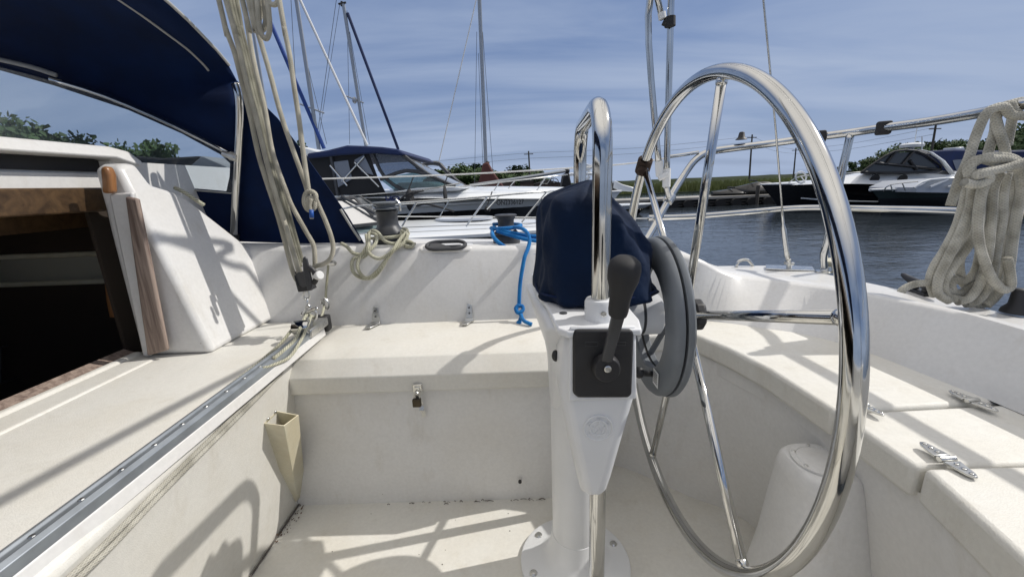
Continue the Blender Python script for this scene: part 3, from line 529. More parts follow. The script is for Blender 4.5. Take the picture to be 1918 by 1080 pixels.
# small cleat and lashing on the coaming face
lc = thing('lashing_line', 'short thin line with a snap hook tied down from an eye on the coaming face', 'rope', at(612, 550, Y=1.14))
obj('deck_eye', G().ball(at(624, 493, Y=1.16), .010, .010, .008).tube([at(605, 495, Y=1.16), at(628, 493, Y=1.15)], .005, 8), M['steel2'], lc)
rope('line', pxl([(615, 494, 1.155), (613, 520, 1.145), (611, 540, 1.14), (610, 562, 1.13)]), .0034, 'ropeg', parent=lc)
obj('snap_hook', G().tube(pxl([(606, 560, 1.12), (612, 563, 1.12), (616, 572, 1.12), (612, 578, 1.12), (606, 572, 1.12)]), .0042, 8, 3, True).tube(pxl([(604, 562, 1.12), (603, 568, 1.12)]), .006, 8), M['steel2'], lc)
rope('line', pxl([(607, 574, 1.11), (603, 590, 1.07), (597, 601, 1.05), (590, 604, 1.03)]), .0034, 'ropeg', parent=lc)

# ================================================================ winch handle holder
hh = thing('handle_holder', 'cream plastic winch handle pocket screwed beside the cockpit locker', 'holder', at(530, 880, Y=.86))
top = [wallpt(489, 792)+Vector((.003, 0, 0)), wallpt(515, 768)+Vector((.003, 0, 0))]
top += [at(560, 776, Y=top[1].y), at(532, 797, Y=top[0].y-.003)]
bot = [wallpt(529, 957)+Vector((.003, 0, 0)), wallpt(543, 938)+Vector((.003, 0, 0))]
bot += [at(573, 917, Y=bot[1].y), at(558, 936, Y=bot[0].y)]
bk = Vector((-.012, 0, 0)); g = G()
topb = [v+Vector((0, 0, .0)) for v in top]; ctr = sum(top, Vector())/4
inner = [v.lerp(ctr, .13) for v in top]; ib = [v.lerp(sum(bot, Vector())/4, .2)+Vector((0, 0, .03)) for v in bot]
g.loft([bot, [v.lerp(w_, .5) for v, w_ in zip(bot, top)], top, inner, ib], True, True)
obj('pocket', g, M['cream'], hh, bevel=.003, seg=3)
obj('flange', G().prism([top[0]+Vector((-.004, -.012, .004)), top[1]+Vector((-.004, .006, .010)), bot[1]+Vector((-.004, 0, 0)), bot[0]+Vector((-.004, -.006, -.006))], (-.006, 0, 0)), M['cream'], hh, bevel=.002)
for t in (.25, .8): obj('screw', G().ball(top[0].lerp(top[1], t)+Vector((.004, 0, .002)), .004, .004, .004, 8, 6), M['steel2'], hh)

# wind-blown dirt along the foot of the locker and rust in the corner
rnd = random.Random(21); g = G()
for k in range(26):
    x_ = rnd.choice([rnd.uniform(-.50, -.28), rnd.uniform(-.22, -.10), rnd.uniform(-.04, .04), rnd.uniform(-.55, .06)]); y_ = .9225-abs(rnd.gauss(0, .004)); l_ = rnd.uniform(.003, .018); a_ = rnd.gauss(0, .5)
    p = Vector((x_, y_, -.8085)); g.tube([p, p+Vector((cos(a_)*l_*.5, -.001, .002+rnd.random()*.003)), p+Vector((cos(a_)*l_, -.002+sin(a_)*.002, .001))], rnd.uniform(.0004, .0008), 5, 2)
for k in range(26):
    p = Vector((rnd.uniform(-.56, .05), rnd.uniform(.45, .91), -.8093)); g.ball(p, rnd.uniform(.0008, .002), rnd.uniform(.0008, .0018), .0006, 6, 4)
d_ = obj('debris', g, M['brownw'], smooth=0); d_['kind'] = 'stuff'
g = G(); rnd = random.Random(4)
for k in range(34):
    p = Vector((-.603+abs(rnd.gauss(0, .010)), rnd.uniform(.80, .922)**1, -.8088+abs(rnd.gauss(0, .004)))); s_ = rnd.uniform(.0008, .0022); g.ball(p, s_, s_*1.4, .0008, 7, 4)
d_ = obj('rust_crumbs', g, simple('rust', (.10, .055, .03), .95), smooth=0); d_['kind'] = 'stuff'
# ================================================================ pedestal
PX, PY = .103, .73
ped = thing('steering_pedestal', 'white steering pedestal with tapered control housing and bolted round foot', 'pedestal', (PX, PY, -.81))
obj('column', G().lathe([(.047, -.806), (.047, -.40), (.047, -.24)], (PX, PY, 0), seg=40), M['paint'], ped)
fl_ = obj('foot', G().lathe([(.118, -.81), (.118, -.800), (.112, -.797), (.082, -.795), (.066, -.785), (.056, -.765), (.050, -.735), (.048, -.725)], (PX, PY, 0), seg=56), M['paint'], ped, smooth=50)
for k in range(6):
    a = k*pi/3+.35; obj('bolt', G().lathe([(.0085, -.797), (.0085, -.795), (.006, -.792), (.001, -.7915)], (PX+.098*cos(a), PY+.098*sin(a), 0), seg=14), M['steel2'], fl_)
# housing: front face towards the viewer, tapering to a point below
ZT = -.193
f = {'tl': at(1060, 604, Y=.525), 'tr': at(1196, 598, Y=.525), 'ml': at(1049, 742, Y=.528), 'mr': at(1197, 738, Y=.528), 'bl': at(1090, 930, Y=.535), 'br': at(1139, 932, Y=.535)}
g = G()
def hz(x0, x1, y0, y1, z, fl=1.0):
    cx = (x0+x1)/2; c = .012
    return [(x0, y0+c, z), (x0+c, y0, z), (x1-c, y0, z), (x1, y0+c, z), (x1-.003, y1, z), (x0-.0+.003, y1, z)]
secs = [(f['bl'].x, f['br'].x, .535, .60, f['bl'].z), (f['bl'].x-.006, f['br'].x+.007, .533, .66, -.44), (.066, .149, .529, .72, -.365), (f['ml'].x, f['mr'].x, .528, .76, f['ml'].z), (.057, .1635, .526, .775, -.25), (f['tl'].x, f['tr'].x, .525, .78, ZT-.012)]
obj('housing', g.loft([hz(a, b, c_, d, e) for a, b, c_, d, e in secs], True, True), M['paint'], ped, bevel=.006, seg=3, smooth=40)
# flare on the forward side that carries the plate
g = G(); g.loft([[(PX-.047, .70, -.42), (PX-.047, .76, -.42)], [(PX-.047, .68, -.33), (PX-.047, .78, -.33)], [(.042, .66, -.27), (.042, .80, -.27)], [(.02, .66, -.23), (.02, .82, -.23)], [(.004, .68, ZT-.012), (.004, .86, ZT-.012)]]);
g2 = G()
rowsL = [[(.10, .70, -.42), (PX-.047, .70, -.42), (PX-.047, .76, -.42), (.10, .76, -.42)], [(.10, .66, -.33), (PX-.049, .68, -.33), (PX-.049, .78, -.33), (.10, .79, -.33)], [(.10, .60, -.27), (.046, .64, -.27), (.044, .80, -.27), (.10, .83, -.27)], [(.10, .55, -.225), (.040, .60, -.225), (.022, .83, -.225), (.1, .88, -.225)], [(.10, .53, ZT-.0125), (.05, .56, ZT-.0125), (.012, .70, ZT-.0125), (.012, .90, ZT-.0125), ][0:4]]
rowsL[-1] = [(.10, .53, ZT-.0125), (.046, .57, ZT-.0125), (.010, .86, ZT-.0125), (.10, .90, ZT-.0125)]
obj('flare', g2.loft(rowsL, True, True), M['paint'], ped, bevel=.012, seg=3, smooth=60)
pc = [at(1060, 600, Z=ZT), at(1196, 593, Z=ZT), at(1203, 560, Z=ZT), (.225, .80, ZT), (.20, .93, ZT), (.06, .93, ZT), (.02, .85, ZT), at(1003, 546, Z=ZT), at(1022, 568, Z=ZT)]
pc = [Vector((.064, .521, ZT)), Vector((.164, .521, ZT)), Vector((.172, .56, ZT)), Vector((.180, .88, ZT)), Vector((.14, .945, ZT)), Vector((.07, .945, ZT)), Vector((.03, .90, ZT)), at(1003, 546, Z=ZT), at(1022, 568, Z=ZT), Vector((.052, .535, ZT))]
tp_ = obj('top_plate', G().prism(pc, (0, 0, -.0105)), M['paint'], ped, bevel=.003)
for (x, y) in ((.068, .60), (.150, .60)): obj('screw', G().lathe([(.006, ZT-.0005), (.006, ZT+.0012), (.001, ZT+.0015)], (x, y, 0), seg=12), M['dgrey'], tp_)
# dark engine control panel
pn = [at(1079, 617, Y=.520), at(1183, 617, Y=.520), at(1187, 624, Y=.52), at(1183, 738, Y=.52), at(1176, 744, Y=.52), at(1082, 744, Y=.52), at(1073, 736, Y=.52), at(1073, 625, Y=.52)]
obj('panel_rim', G().prism([at(px, py, Y=.5235) for px, py in ((1067, 613), (1192, 611), (1193, 748), (1064, 752))], (0, .006, 0)), M['paint'], ped, bevel=.003)
pan = obj('control_panel', G().prism([Vector((v.x, .518, v.z)) for v in pn], (0, .008, 0)), M['black'], ped, bevel=.0035, seg=3)
for (a, b, c_, d) in ((1096, 1119, 640, 648), (1150, 1172, 640, 646)):
    q = [at(px, py, Y=.5165) for px, py in ((a, c_), (b, c_), (b, d), (a, d))]; obj('legend_plate', G().tube(q, .0004, 6, 1, True), M['dgrey'], pan)
lev = thing('throttle_lever', 'black throttle lever with rounded grip on the side of the pedestal', 'lever', at(1138, 690, Y=.51))
h0 = at(1136, 690, Y=.505)
obj('hub', G().lathe([(.0185, -.010), (.019, -.004), (.0175, .004), (.0165, .006), (.001, .0065)], h0, (0, -1, 0), 28), M['black'], lev, bevel=.001)
obj('hub', G().lathe([(.021, -.004), (.0215, .002), (.019, .004), (.001, .004)], at(1130, 684, Y=.515), (0, -1, 0), 28), M['black'], lev) if 0 else None
obj('hub_screw', G().lathe([(.0048, 0), (.0048, .002), (.0035, .0025), (.003, .001), (.0005, .001)], at(1138, 690, Y=.4975), (0, -1, 0), 14), M['steel2'], lev)
a0, a1 = at(1136, 676, Y=.498), at(1161, 578, Y=.475); d = (a1-a0).normalized(); n = Vector((0, 1, 0)).cross(d).normalized()
obj('arm', G().loft([[a+n*w-Vector((0, t, 0)), a-n*w-Vector((0, t, 0)), a-n*w+Vector((0, t, 0)), a+n*w+Vector((0, t, 0))] for a, w, t in ((a0, .0072, .003), (a0.lerp(a1, .5), .0072, .004), (a1, .0075, .005))], True, True), M['dgrey'], lev, bevel=.0015)
b0, b1 = at(1157, 588, Y=.473), at(1173, 482, Y=.45)
gr = G(); q = (b1-b0); ax = q.normalized(); Lq = q.length
gr.lathe([(.0110, 0), (.0120, Lq*.08), (.0123, Lq*.3), (.0140, Lq*.45), (.0178, Lq*.64), (.0186, Lq*.80), (.0170, Lq*.91), (.0125, Lq*.97), (.006, Lq*1.0), (.001, Lq*1.005)], b0, ax, 28)
obj('grip', gr, M['blackm'], lev, smooth=80)
# embossed emblem: ring, six lugs, A and W
ec = at(1121, 802, Y=.5275); em = G(); R_ = .0205
def yface(z): # front face y at height z between sections
    return .5265+(.0055*max(0, (-.29-z))/.07)*.5
def ep(x, z): return Vector((ec.x+x, yface(ec.z+z)-.0006, ec.z+z))
for rr, tk in ((R_, .0015), (.0125, .0012)):
    em.tube([ep(rr*cos(a), rr*sin(a)) for a in [2*pi*k/40 for k in range(40)]], tk, 6, 1, True)
for k in range(6):
    a = k*pi/3+pi/6; em.tube([ep(.0125*cos(a-.2), .0125*sin(a-.2)), ep(.0165*cos(a-.14), .0165*sin(a-.14)), ep(.0165*cos(a+.14), .0165*sin(a+.14)), ep(.0125*cos(a+.2), .0125*sin(a+.2))], .0007, 5)
em.tube([ep(*p) for p in ((-.0085, .003), (-.005, -.010), (0, -.001), (.005, -.010), (.0085, .003))], .0013, 6)
em.tube([ep(*p) for p in ((-.0045, -.001), (0, .0105), (.0045, -.001))], .0012, 6)
obj('emblem', em, M['paint'], ped)
# shaft housing
obj('shaft_housing', G().lathe([(.038, .16), (.038, .222), (.0365, .223), (.0365, .227), (.038, .228), (.0375, .258), (.032, .262), (.02, .264)], (0, .733, -.243), (1, 0, 0), 36), M['paint'], ped)
obj('shaft_seal', G().lathe([(.0374, .2225), (.0374, .2275)], (0, .733, -.243), (1, 0, 0), 36), M['dgrey'], ped)
obj('cable_grommet', G().ball((.055, .60, -.262), .006, .009, .009, 10, 8), M['black'], ped)

# ================================================================ guard hoop
gd = thing('pedestal_guard', 'polished stainless steel grab hoop rising over the compass', 'grab rail', (.125, .73, -.81))
NX, NY, FX, FY = .118, .57, .138, .89
def gp(t, z): return Vector((NX+(FX-NX)*t, NY+(FY-NY)*t, z))
zt = .103
pts = [gp(0, -.812), gp(0, -.5), gp(0, -.2), gp(0, zt-.085)]
for a in [k*pi/2/8 for k in range(9)]: pts.append(gp((.066-.066*cos(a))/.32, zt-.066+.066*sin(a)))
for a in [k*pi/2/8 for k in range(9)]: pts.append(gp(1-(.066-.066*sin(a))/.32, zt-.066+.066*cos(a)))
pts += [gp(1, zt-.085), gp(1, -.2), gp(1, -.81)]
obj('tube', G().tube(pts, .0132, 28), M['steel'], gd, smooth=180)
for t in (0, 1):
    c = gp(t, 0); ff = obj('socket', G().lathe([(.0225, ZT), (.0225, ZT+.026), (.0205, ZT+.030), (.0135, ZT+.0305)], c, seg=32), M['paint'], gd)
    obj('grub_screw', G().lathe([(.0042, 0), (.0042, .002), (.0028, .0022), (.0024, .0005), (.0004, .0005)], (c.x, c.y-.022, ZT+.014), (0, -1, 0), 12), M['steel2'], ff)

# ================================================================ compass under its cover
cc = Vector((.136, .735, ZT))
cov = thing('compass_cover', 'baggy navy blue cloth cover tied over the compass on the pedestal', 'cover', cc)
rows = []; nseg = 96
prof = [(1.06, -.004), (1.10, .006), (1.07, .022), (1.0, .05), (.98, .09), (.965, .125), (.92, .148), (.80, .168), (.62, .186), (.42, .200), (.2, .212), (.02, .216)]
for r_, h_ in prof:
    row = []
    for k in range(nseg):
        a = 2*pi*k/nseg; c_, s_ = cos(a), sin(a)
        e = 2.7; rr = (abs(c_)**e+abs(s_)**e)**(-1/e)
        base = Vector((.097*rr*r_*c_, .112*rr*r_*s_, h_*.84))
        q_ = min(1, max(0, (c_*r_+.25)/1.25)); Hm = .158-.085*q_**1.2+.040*max(0, 1-r_)**.8
        if h_ > .148: base.z = Hm+(.012 if r_ < .3 else 0)*(1-r_/.3 if r_ < .3 else 0)
        else: base.z = h_/.148*(.158-.085*q_**1.2)*.97
        t = h_/.21
        w_ = noise.noise(Vector((c_*2.2, s_*2.2, h_*14)))*.010+noise.noise(Vector((c_*5.5+3, s_*5.5, h_*30)))*.006
        fold = (.0042+.004*max(0, c_+.2))*sin(a*9+h_*60+2*sin(a*2))*(.35+t)*(1 if r_ > .3 else .3)
        n_ = Vector((c_, s_, .25)).normalized(); base += n_*(w_*1.25+fold)
        if h_ < .02: base += Vector((c_, s_, 0))*.004*sin(a*14)
        row.append(cc+base)
    rows.append(row)
obj('cloth', G().loft(rows, True, True), M['cover'], cov, smooth=180, sub=1)
obj('drawstring', G().tube([cc+Vector((.103*(abs(cos(a))**2.7+abs(sin(a))**2.7)**(-1/2.7)*cos(a), .119*(abs(cos(a))**2.7+abs(sin(a))**2.7)**(-1/2.7)*sin(a), .014+.002*sin(5*a))) for a in [2*pi*k/60 for k in range(60)]], .0022, 6, 1, True), M['canvas'], cov)

# ================================================================ steering wheel
WC = Vector((.3019, .7329, -.2448)); tl, tw = .0138, .0146
UU = Vector((sin(tw), cos(tw), 0)); WW = Vector((sin(tl), 0, cos(tl))); AX = UU.cross(WW).normalized()
whl = thing('boat_wheel', 'large polished stainless steel steering wheel with slim spokes', 'steering wheel', WC)
obj('rim', G().tube([WC+.4*(cos(a)*UU+sin(a)*WW) for a in [2*pi*k/160 for k in range(160)]], .0108, 28, 1, True), M['steel'], whl, smooth=180)
def proj(P):
    c = Vector((P.dot(_r), P.dot(_u), P.dot(_f))); return 959+F*c.x/c.z, 540-F*c.y/c.z
hubc = Vector((.322, .733, -.247))
best = None
obs = [(1352, 142), (1203, 313), (1572, 597), (1390, 1066), (1224, 855)]
for k in range(720):
    a0 = 2*pi*k/720; e = 0
    for j in range(6):
        p = WC+.39*(cos(a0+j*2*pi/6)*UU+sin(a0+j*2*pi/6)*WW); q = proj(p); e += min((q[0]-o[0])**2+(q[1]-o[1])**2 for o in obs)
    if best is None or e < best[0]: best = (e, a0)
A0 = radians(43.8); ANG = [radians(a) for a in (43.8, 102, 162.8, 224.5, 285, 344)]; 0 and print('spoke fit', best, [round(math.degrees(min([2*pi*k/720 for k in range(720)], key=lambda a: (lambda q: (q[0]-o[0])**2+(q[1]-o[1])**2)(proj(WC+.39*(cos(a)*UU+sin(a)*WW))))),1) for o in obs])
obj('hub', G().lathe([(.020, -.040), (.024, -.030), (.024, -.004), (.018, .0)], hubc, (1, 0, 0), 24), M['steel'], whl)
obj('hub_nut', G().lathe([(.028, -.008), (.030, -.004), (.030, .008), (.026, .012), (.001, .012)], hubc+Vector((.006, 0, 0)), (1, 0, 0), 10), M['black'], whl, smooth=20, bevel=.002)
for j in range(6):
    a = ANG[j]; dr = cos(a)*UU+sin(a)*WW; p1 = WC+.394*dr; p0 = hubc+Vector((-.012, 0, 0))+dr*.02
    obj('spoke', G().tube([p0, p0.lerp(p1, .5), p1], .0072, 18), M['steel'], whl, smooth=180)
    obj('weld', G().ball(WC+.386*dr, .0085, .0085, .0085, 12, 8), M['steel'], whl, smooth=180)
# twine lashing marking the king spoke
ak = min(ANG, key=lambda a: (proj(WC+.4*(cos(a)*UU+sin(a)*WW))[0]-1203)**2+(proj(WC+.4*(cos(a)*UU+sin(a)*WW))[1]-313)**2)
kp = WC+.4*(cos(ak)*UU+sin(ak)*WW); kt = (-sin(ak)*UU+cos(ak)*WW)
tk_ = thing('twine_knot', 'brown whipped twine knot tied round the wheel rim at one spoke', 'knot', kp)
g = G()
for s_ in range(-4, 5):
    g.tube([kp+kt*s_*.0040+(cos(b)*AX+sin(b)*kt.cross(AX))*.0142 for b in [2*pi*k/14 for k in range(14)]], .0034, 6, 1, True)
g.ball(kp-(cos(ak)*UU+sin(ak)*WW)*.018+AX*-.006, .012, .012, .012)
obj('lashing', g, M['brownw'], tk_, smooth=60)
# wheel pilot drive ring
pr = thing('wheel_pilot', 'grey ring shaped autopilot drive fitted behind the steering wheel', 'autopilot', WC+Vector((-.05, 0, 0)))
dc = Vector((0, .735, -.247))
obj('drive_housing', G().lathe([(.094, .243), (.096, .239), (.104, .237), (.134, .237), (.141, .240), (.1455, .246), (.1455, .253), (.100, .254), (.095, .252), (.094, .243)], dc, (1, 0, 0), 72, cap=False), M['grey'], pr, smooth=40)
obj('drive_gap', G().lathe([(.098, .252), (.1395, .252), (.1395, .260), (.098, .260), (.098, .252)], dc, (1, 0, 0), 72, cap=False), M['black'], pr)
obj('driven_ring', G().lathe([(.096, .2575), (.146, .2575), (.1480, .260), (.1480, .266), (.144, .270), (.10, .270), (.096, .267), (.096, .2575)], dc, (1, 0, 0), 72, cap=False), M['grey'], pr, smooth=40)
for a in (.3, 1.3, 2.6, 3.9, 5.1): obj('mounting_arm', G().tube([dc+Vector((.262, .10*cos(a), .10*sin(a))), dc+Vector((.280, .03*cos(a), .03*sin(a)))], .006, 8), M['grey'], pr)
obj('clutch_knob', G().tube([at(1197, 697, Y=.64), at(1222, 700, X=.240)], .0055, 10).ball(at(1197, 697, Y=.64), .009, .010, .010), M['black'], pr)
sc_ = at(1228, 708, X=.2352); lb = obj('rating_label', G().obox(sc_, (.0006, 0, 0), (0, .0125, 0), (0, 0, .014)), M['white'], pr, bevel=.0004)
for k in range(5): obj('print_line', G().obox(sc_+Vector((-.0008, 0, .009-.0042*k)), (.0002, 0, 0), (0, .009, 0), (0, 0, .0006)), M['dgrey'], lb)

# ================================================================ pushpit
def pr_(px, py, Y): return at(px, py, Y=Y)
pp = thing('pushpit_rail', 'stainless steel pushpit rail curving round the stern above the water', 'rail', (1.1, 1.3, -.345))
topr = [at(1180, 500, Y=1.40), at(1222, 430, Y=1.47), at(1254, 372, Y=1.52), at(1280, 330, Y=1.55), at(1303, 299, Y=1.56), at(1328, 285, Y=1.57), at(1370, 278, Y=1.575), at(1450, 268, Y=1.56), at(1520, 258, Y=1.50), at(1590, 249, Y=1.42), at(1650, 240, Y=1.33), at(1740, 228, Y=1.2), at(1840, 211, Y=1.07), at(1918, 195, Y=.97)]
e_ = topr[-1]; topr += [e_+Vector((.015, -.2, .003)), e_+Vector((.02, -.6, 0)), e_+Vector((.0, -1.0, 0)), e_+Vector((-.06, -1.35, 0)), e_+Vector((-.3, -1.55, 0))]
topr = [Vector((topr[0].x-.02, 1.39, -.345))]+topr
obj('top_rail', G().tube(topr, .0125, 16, 6), M['steel'], pp, smooth=180)
lowr = [at(1215, 408, Y=1.50), at(1300, 405, Y=1.54), at(1400, 397, Y=1.56), at(1470, 391, Y=1.55), at(1530, 389, Y=1.50), at(1640, 391, Y=1.36), at(1760, 394, Y=1.2), at(1918, 402, Y=1.0)]
e_ = lowr[-1]; lowr += [e_+Vector((.01, -.3, 0)), e_+Vector((.01, -.8, 0)), e_+Vector((-.08, -1.35, 0))]
obj('lower_rail', G().tube(lowr, .0105, 12, 5), M['steel'], pp, smooth=180)
obj('stanchion', G().tube([at(1593, 252, Y=1.415), at(1575, 330, Y=1.42), at(1553, 440, Y=1.43), at(1543, 480, Y=1.44), Vector((1.105, 1.45, -.345))], .0118, 14, 5), M['steel'], pp, smooth=180)
for ys in (.35, -.2): obj('stanchion', G().tube([(1.19, ys, topr[13].z-.01), (1.185, ys, -.345)], .0118, 12), M['steel'], pp, smooth=180)
obj('foot_plate', G().lathe([(.03, -.349), (.03, -.343), (.018, -.340), (.016, -.325), (.013, -.325)], (1.105, 1.45, 0), seg=20), M['steel2'], pp)
for (px, py, Y) in ((1535, 256, 1.48), (1655, 240, 1.325)):
    c = at(px, py, Y=Y); obj('rail_clamp', G().obox(c, (.016, -.010, 0), (.012, .016, 0), (0, 0, .019)), M['blackm'], pp, bevel=.006, seg=3)
c = at(1388, 266, Y=1.57); obj('deck_light', G().lathe([(.020, -.004), (.016, .0), (.012, .004), (.009, .019), (.007, .022), (.001, .023)], c+Vector((0, 0, .012)), seg=20), M['black'], pp)
obj('tube_clamp', G().tube([at(1250, 378, Y=1.51), at(1258, 366, Y=1.52)], .018, 14), M['steel2'], pp)
# bimini frame stowed upright
bm_ = thing('bimini_frame', 'pair of upright stainless bimini bows clamped to the starboard rail', 'frame', at(1250, 360, Y=1.5))
def bow(p0, p1, z1, z2, dx, r=.0105, name='bow'):
    a = at(*p0, Y=1.48); b = at(*p1, Y=1.45); d = (b-a); zc = z1-.08; c = a+d*((zc-a.z)/d.z); x = c.x+dx
    m_ = [b] if b.z < zc-.03 else []
    pts = [a]+m_+[c, Vector((x, 1.36, z1)), Vector((x-.01, 1.16, z2)), Vector((x-.03, .8, z2+.06)), Vector((x-.05, .4, z2+.09)), Vector((x-.05, -.1, z2+.07)), Vector((x, -.42, z1)), Vector((x, -.50, z1-.12)), Vector((a.x, -.52, -.30))]
    obj(name, G().tube(pts, r, 14, 5), M['steel'], bm_, smooth=180)
bow((1248, 345), (1257, 0), 1.04, 1.17, 0)
bow((1235, 320), (1212, 0), .575, .615, .03)
bow((1241, 36), (1232, 0), .90, .95, .0, .0095)
obj('tube_end', G().tube([at(1236, 330, Y=1.48), at(1234, 302, Y=1.478)], .0135, 14), M['white'], bm_)
obj('tube_end', G().tube([at(1248, 350, Y=1.48), at(1249, 316, Y=1.478)], .0135, 14), M['white'], bm_)
obj('jaw_slide', G().tube([at(1234, 334, Y=1.47), at(1250, 326, Y=1.47)], .010, 10), M['white'], bm_)
obj('pivot', G().tube([at(1248, 350, Y=1.49), at(1253, 368, Y=1.5)], .010, 10), M['steel2'], bm_)
obj('jaw_slide', G().tube([at(1255, 32, Y=1.44), at(1255, 50, Y=1.44)], .0165, 14).tube([at(1243, 40, Y=1.44), at(1255, 46, Y=1.44)], .012, 10), M['blackm'], bm_)
obj('tube_end', G().tube([at(1241, 36, Y=1.44), at(1239, 24, Y=1.44)], .012, 12), M['white'], bm_)
# lifelines
def wire(name, pts, r, m, label, cat='wire', grp=None): return props(obj(name, G().tube(pts, r, 8, 4), M[m], smooth=180), label, cat, grp)
wire('lifeline', [at(1309, 285, Y=1.56), at(1190, 305, Y=1.60), at(1050, 316, Y=1.62), at(830, 328, Y=1.65), at(600, 335, Y=1.68), at(500, 338, Y=1.70)], .0028, 'white', 'upper white coated lifeline running forward from the pushpit')
obj('turnbuckle', G().tube([at(1309, 285, Y=1.56), at(1278, 290, Y=1.57), at(1250, 294, Y=1.58)], .006, 10), M['steel'], bpy.data.objects['lifeline'])
bpy.data.objects['turnbuckle'].matrix_parent_inverse = Matrix.Identity(4)
wire('lifeline', [at(1215, 408, Y=1.50), at(1190, 409, Y=1.52), at(1000, 407, Y=1.60), at(860, 406, Y=1.66), at(700, 405, Y=1.7)], .0022, 'white', 'lower white coated lifeline running forward from the pushpit')
# backstay
bs = thing('backstay', 'steel wire backstay with turnbuckle bolted to the stern deck', 'backstay', at(1478, 500, Y=1.52))
obj('wire', G().tube([at(1466, 405, Y=1.50), at(1452, 230, Y=1.46), at(1430, 0, Y=1.41), at(1425, -60, Y=1.40), at(1395, -380, Y=1.36)], .0032, 8), M['steel2'], bs, smooth=180)
obj('turnbuckle', G().tube([at(1465, 395, Y=1.50), at(1468, 430, Y=1.505), at(1474, 475, Y=1.51), at(1477, 488, Y=1.515)], lambda t: .0045 if t < .3 else (.0085 if t < .9 else .006), 12, 4), M['steel2'], bs)
obj('toggle', G().tube([at(1470, 492, Y=1.515), at(1486, 494, Y=1.515)], .006, 10).tube([at(1477, 486, Y=1.515), at(1478, 504, Y=1.52)], .009, 10), M['steel2'], bs)
cp = at(1478, 503, Z=-.3475); obj('chainplate', G().obox(cp+Vector((0, 0, .003)), (.07, -.03, 0), (.02, .035, 0), (0, 0, .002)), M['steel2'], bs, bevel=.001)
# deck gear at the stern
cl = at(1395, 497, Z=-.35); k_ = thing('pad_eye', 'low grey pad eye on the stern deck left of the backstay', 'pad eye', cl)
obj('bail', G().tube([cl+Vector((-.035, 0, -.005)), cl+Vector((-.025, 0, .018)), cl+Vector((.01, 0, .022)), cl+Vector((.035, 0, -.005))], .006, 10, 4), M['steel2'], k_)
cv = at(1572, 505, Z=-.345); v_ = thing('deck_vent', 'small white mushroom vent on the stern deck behind the wheel rim', 'vent', cv)
obj('cup', G().lathe([(.025, 0), (.036, .020), (.050, .030), (.052, .034), (.046, .036), (.001, .034)], cv, (0, 0, 1), 28), M['cream'], v_, smooth=60)
cb = at(1722, 549, Z=-.345); ct = thing('mooring_cleat', 'black horn cleat on the stern deck beside the hanging coil', 'cleat', cb)
da = (at(1795, 580, Z=-.33)-at(1655, 528, Z=-.33)).normalized()
obj('horns', G().tube([cb-da*.085+Vector((0, 0, .038)), cb-da*.05+Vector((0, 0, .030)), cb+Vector((0, 0, .027)), cb+da*.05+Vector((0, 0, .028)), cb+da*.085+Vector((0, 0, .032))], lambda t: .0035+.0075*sin(pi*t)**.6, 12, 4), M['black'], ct, smooth=60)
obj('base', G().obox(cb+Vector((0, 0, .004)), da*.04, Vector((-da.y, da.x, 0))*.014, (0, 0, .005)).tube([cb-da*.022+Vector((0, 0, 0)), cb-da*.02+Vector((0, 0, .027))], .009, 10).tube([cb+da*.022+Vector((0, 0, 0)), cb+da*.02+Vector((0, 0, .027))], .009, 10), M['black'], ct, bevel=.002)
rs = at(1903, 585, Z=-.34); rk = thing('rail_socket', 'black plastic socket fitting on the stern deck at the edge of the picture', 'socket', rs)
obj('body', G().lathe([(.028, 0), (.026, .008), (.017, .02), (.015, .055), (.012, .058), (.001, .058)], rs, seg=24), M['black'], rk, smooth=50)
# hanging coil of dock line
YC = .99
co = thing('dock_line_coil', 'thick weathered white dock line coiled and hung from the pushpit rail', 'rope', at(1830, 215, Y=YC))
def coil(lst, y=YC, r=.0105, name='coil_strand', sm=7): return rope(name, [at(a, b, Y=(c_ if c_ else y)) for a, b, c_ in [(t+(None,))[:3] for t in lst]], r, 'ropeold', parent=co, sm=sm, seg=14)
def up(px, py): return (1680+px/2.571, 180+py/2.571)
def coilz(pts, dy, r=.0105, name='coil_strand', sm=7):
    return coil([(*up(a, b), YC+dy*1.25) for a, b in pts], r=r*.9, name=name, sm=sm)
coilz([(258, 528), (300, 400), (345, 300), (385, 180), (430, 85), (480, 55), (520, 55), (550, 90), (620, 95), (680, 80)], -.03, .0100, 'hanging_end')
coilz([(445, 300), (440, 270), (470, 170), (480, 100), (520, 50), (600, 25), (660, 30)], -.005, .0098)
coilz([(520, 330), (520, 260), (490, 160), (475, 95), (490, 60), (545, 40), (560, 70), (600, 95), (660, 100)], -.018, .0098)
coilz([(530, 240), (545, 160), (560, 90), (580, 50), (640, 40)], .01, .0098)
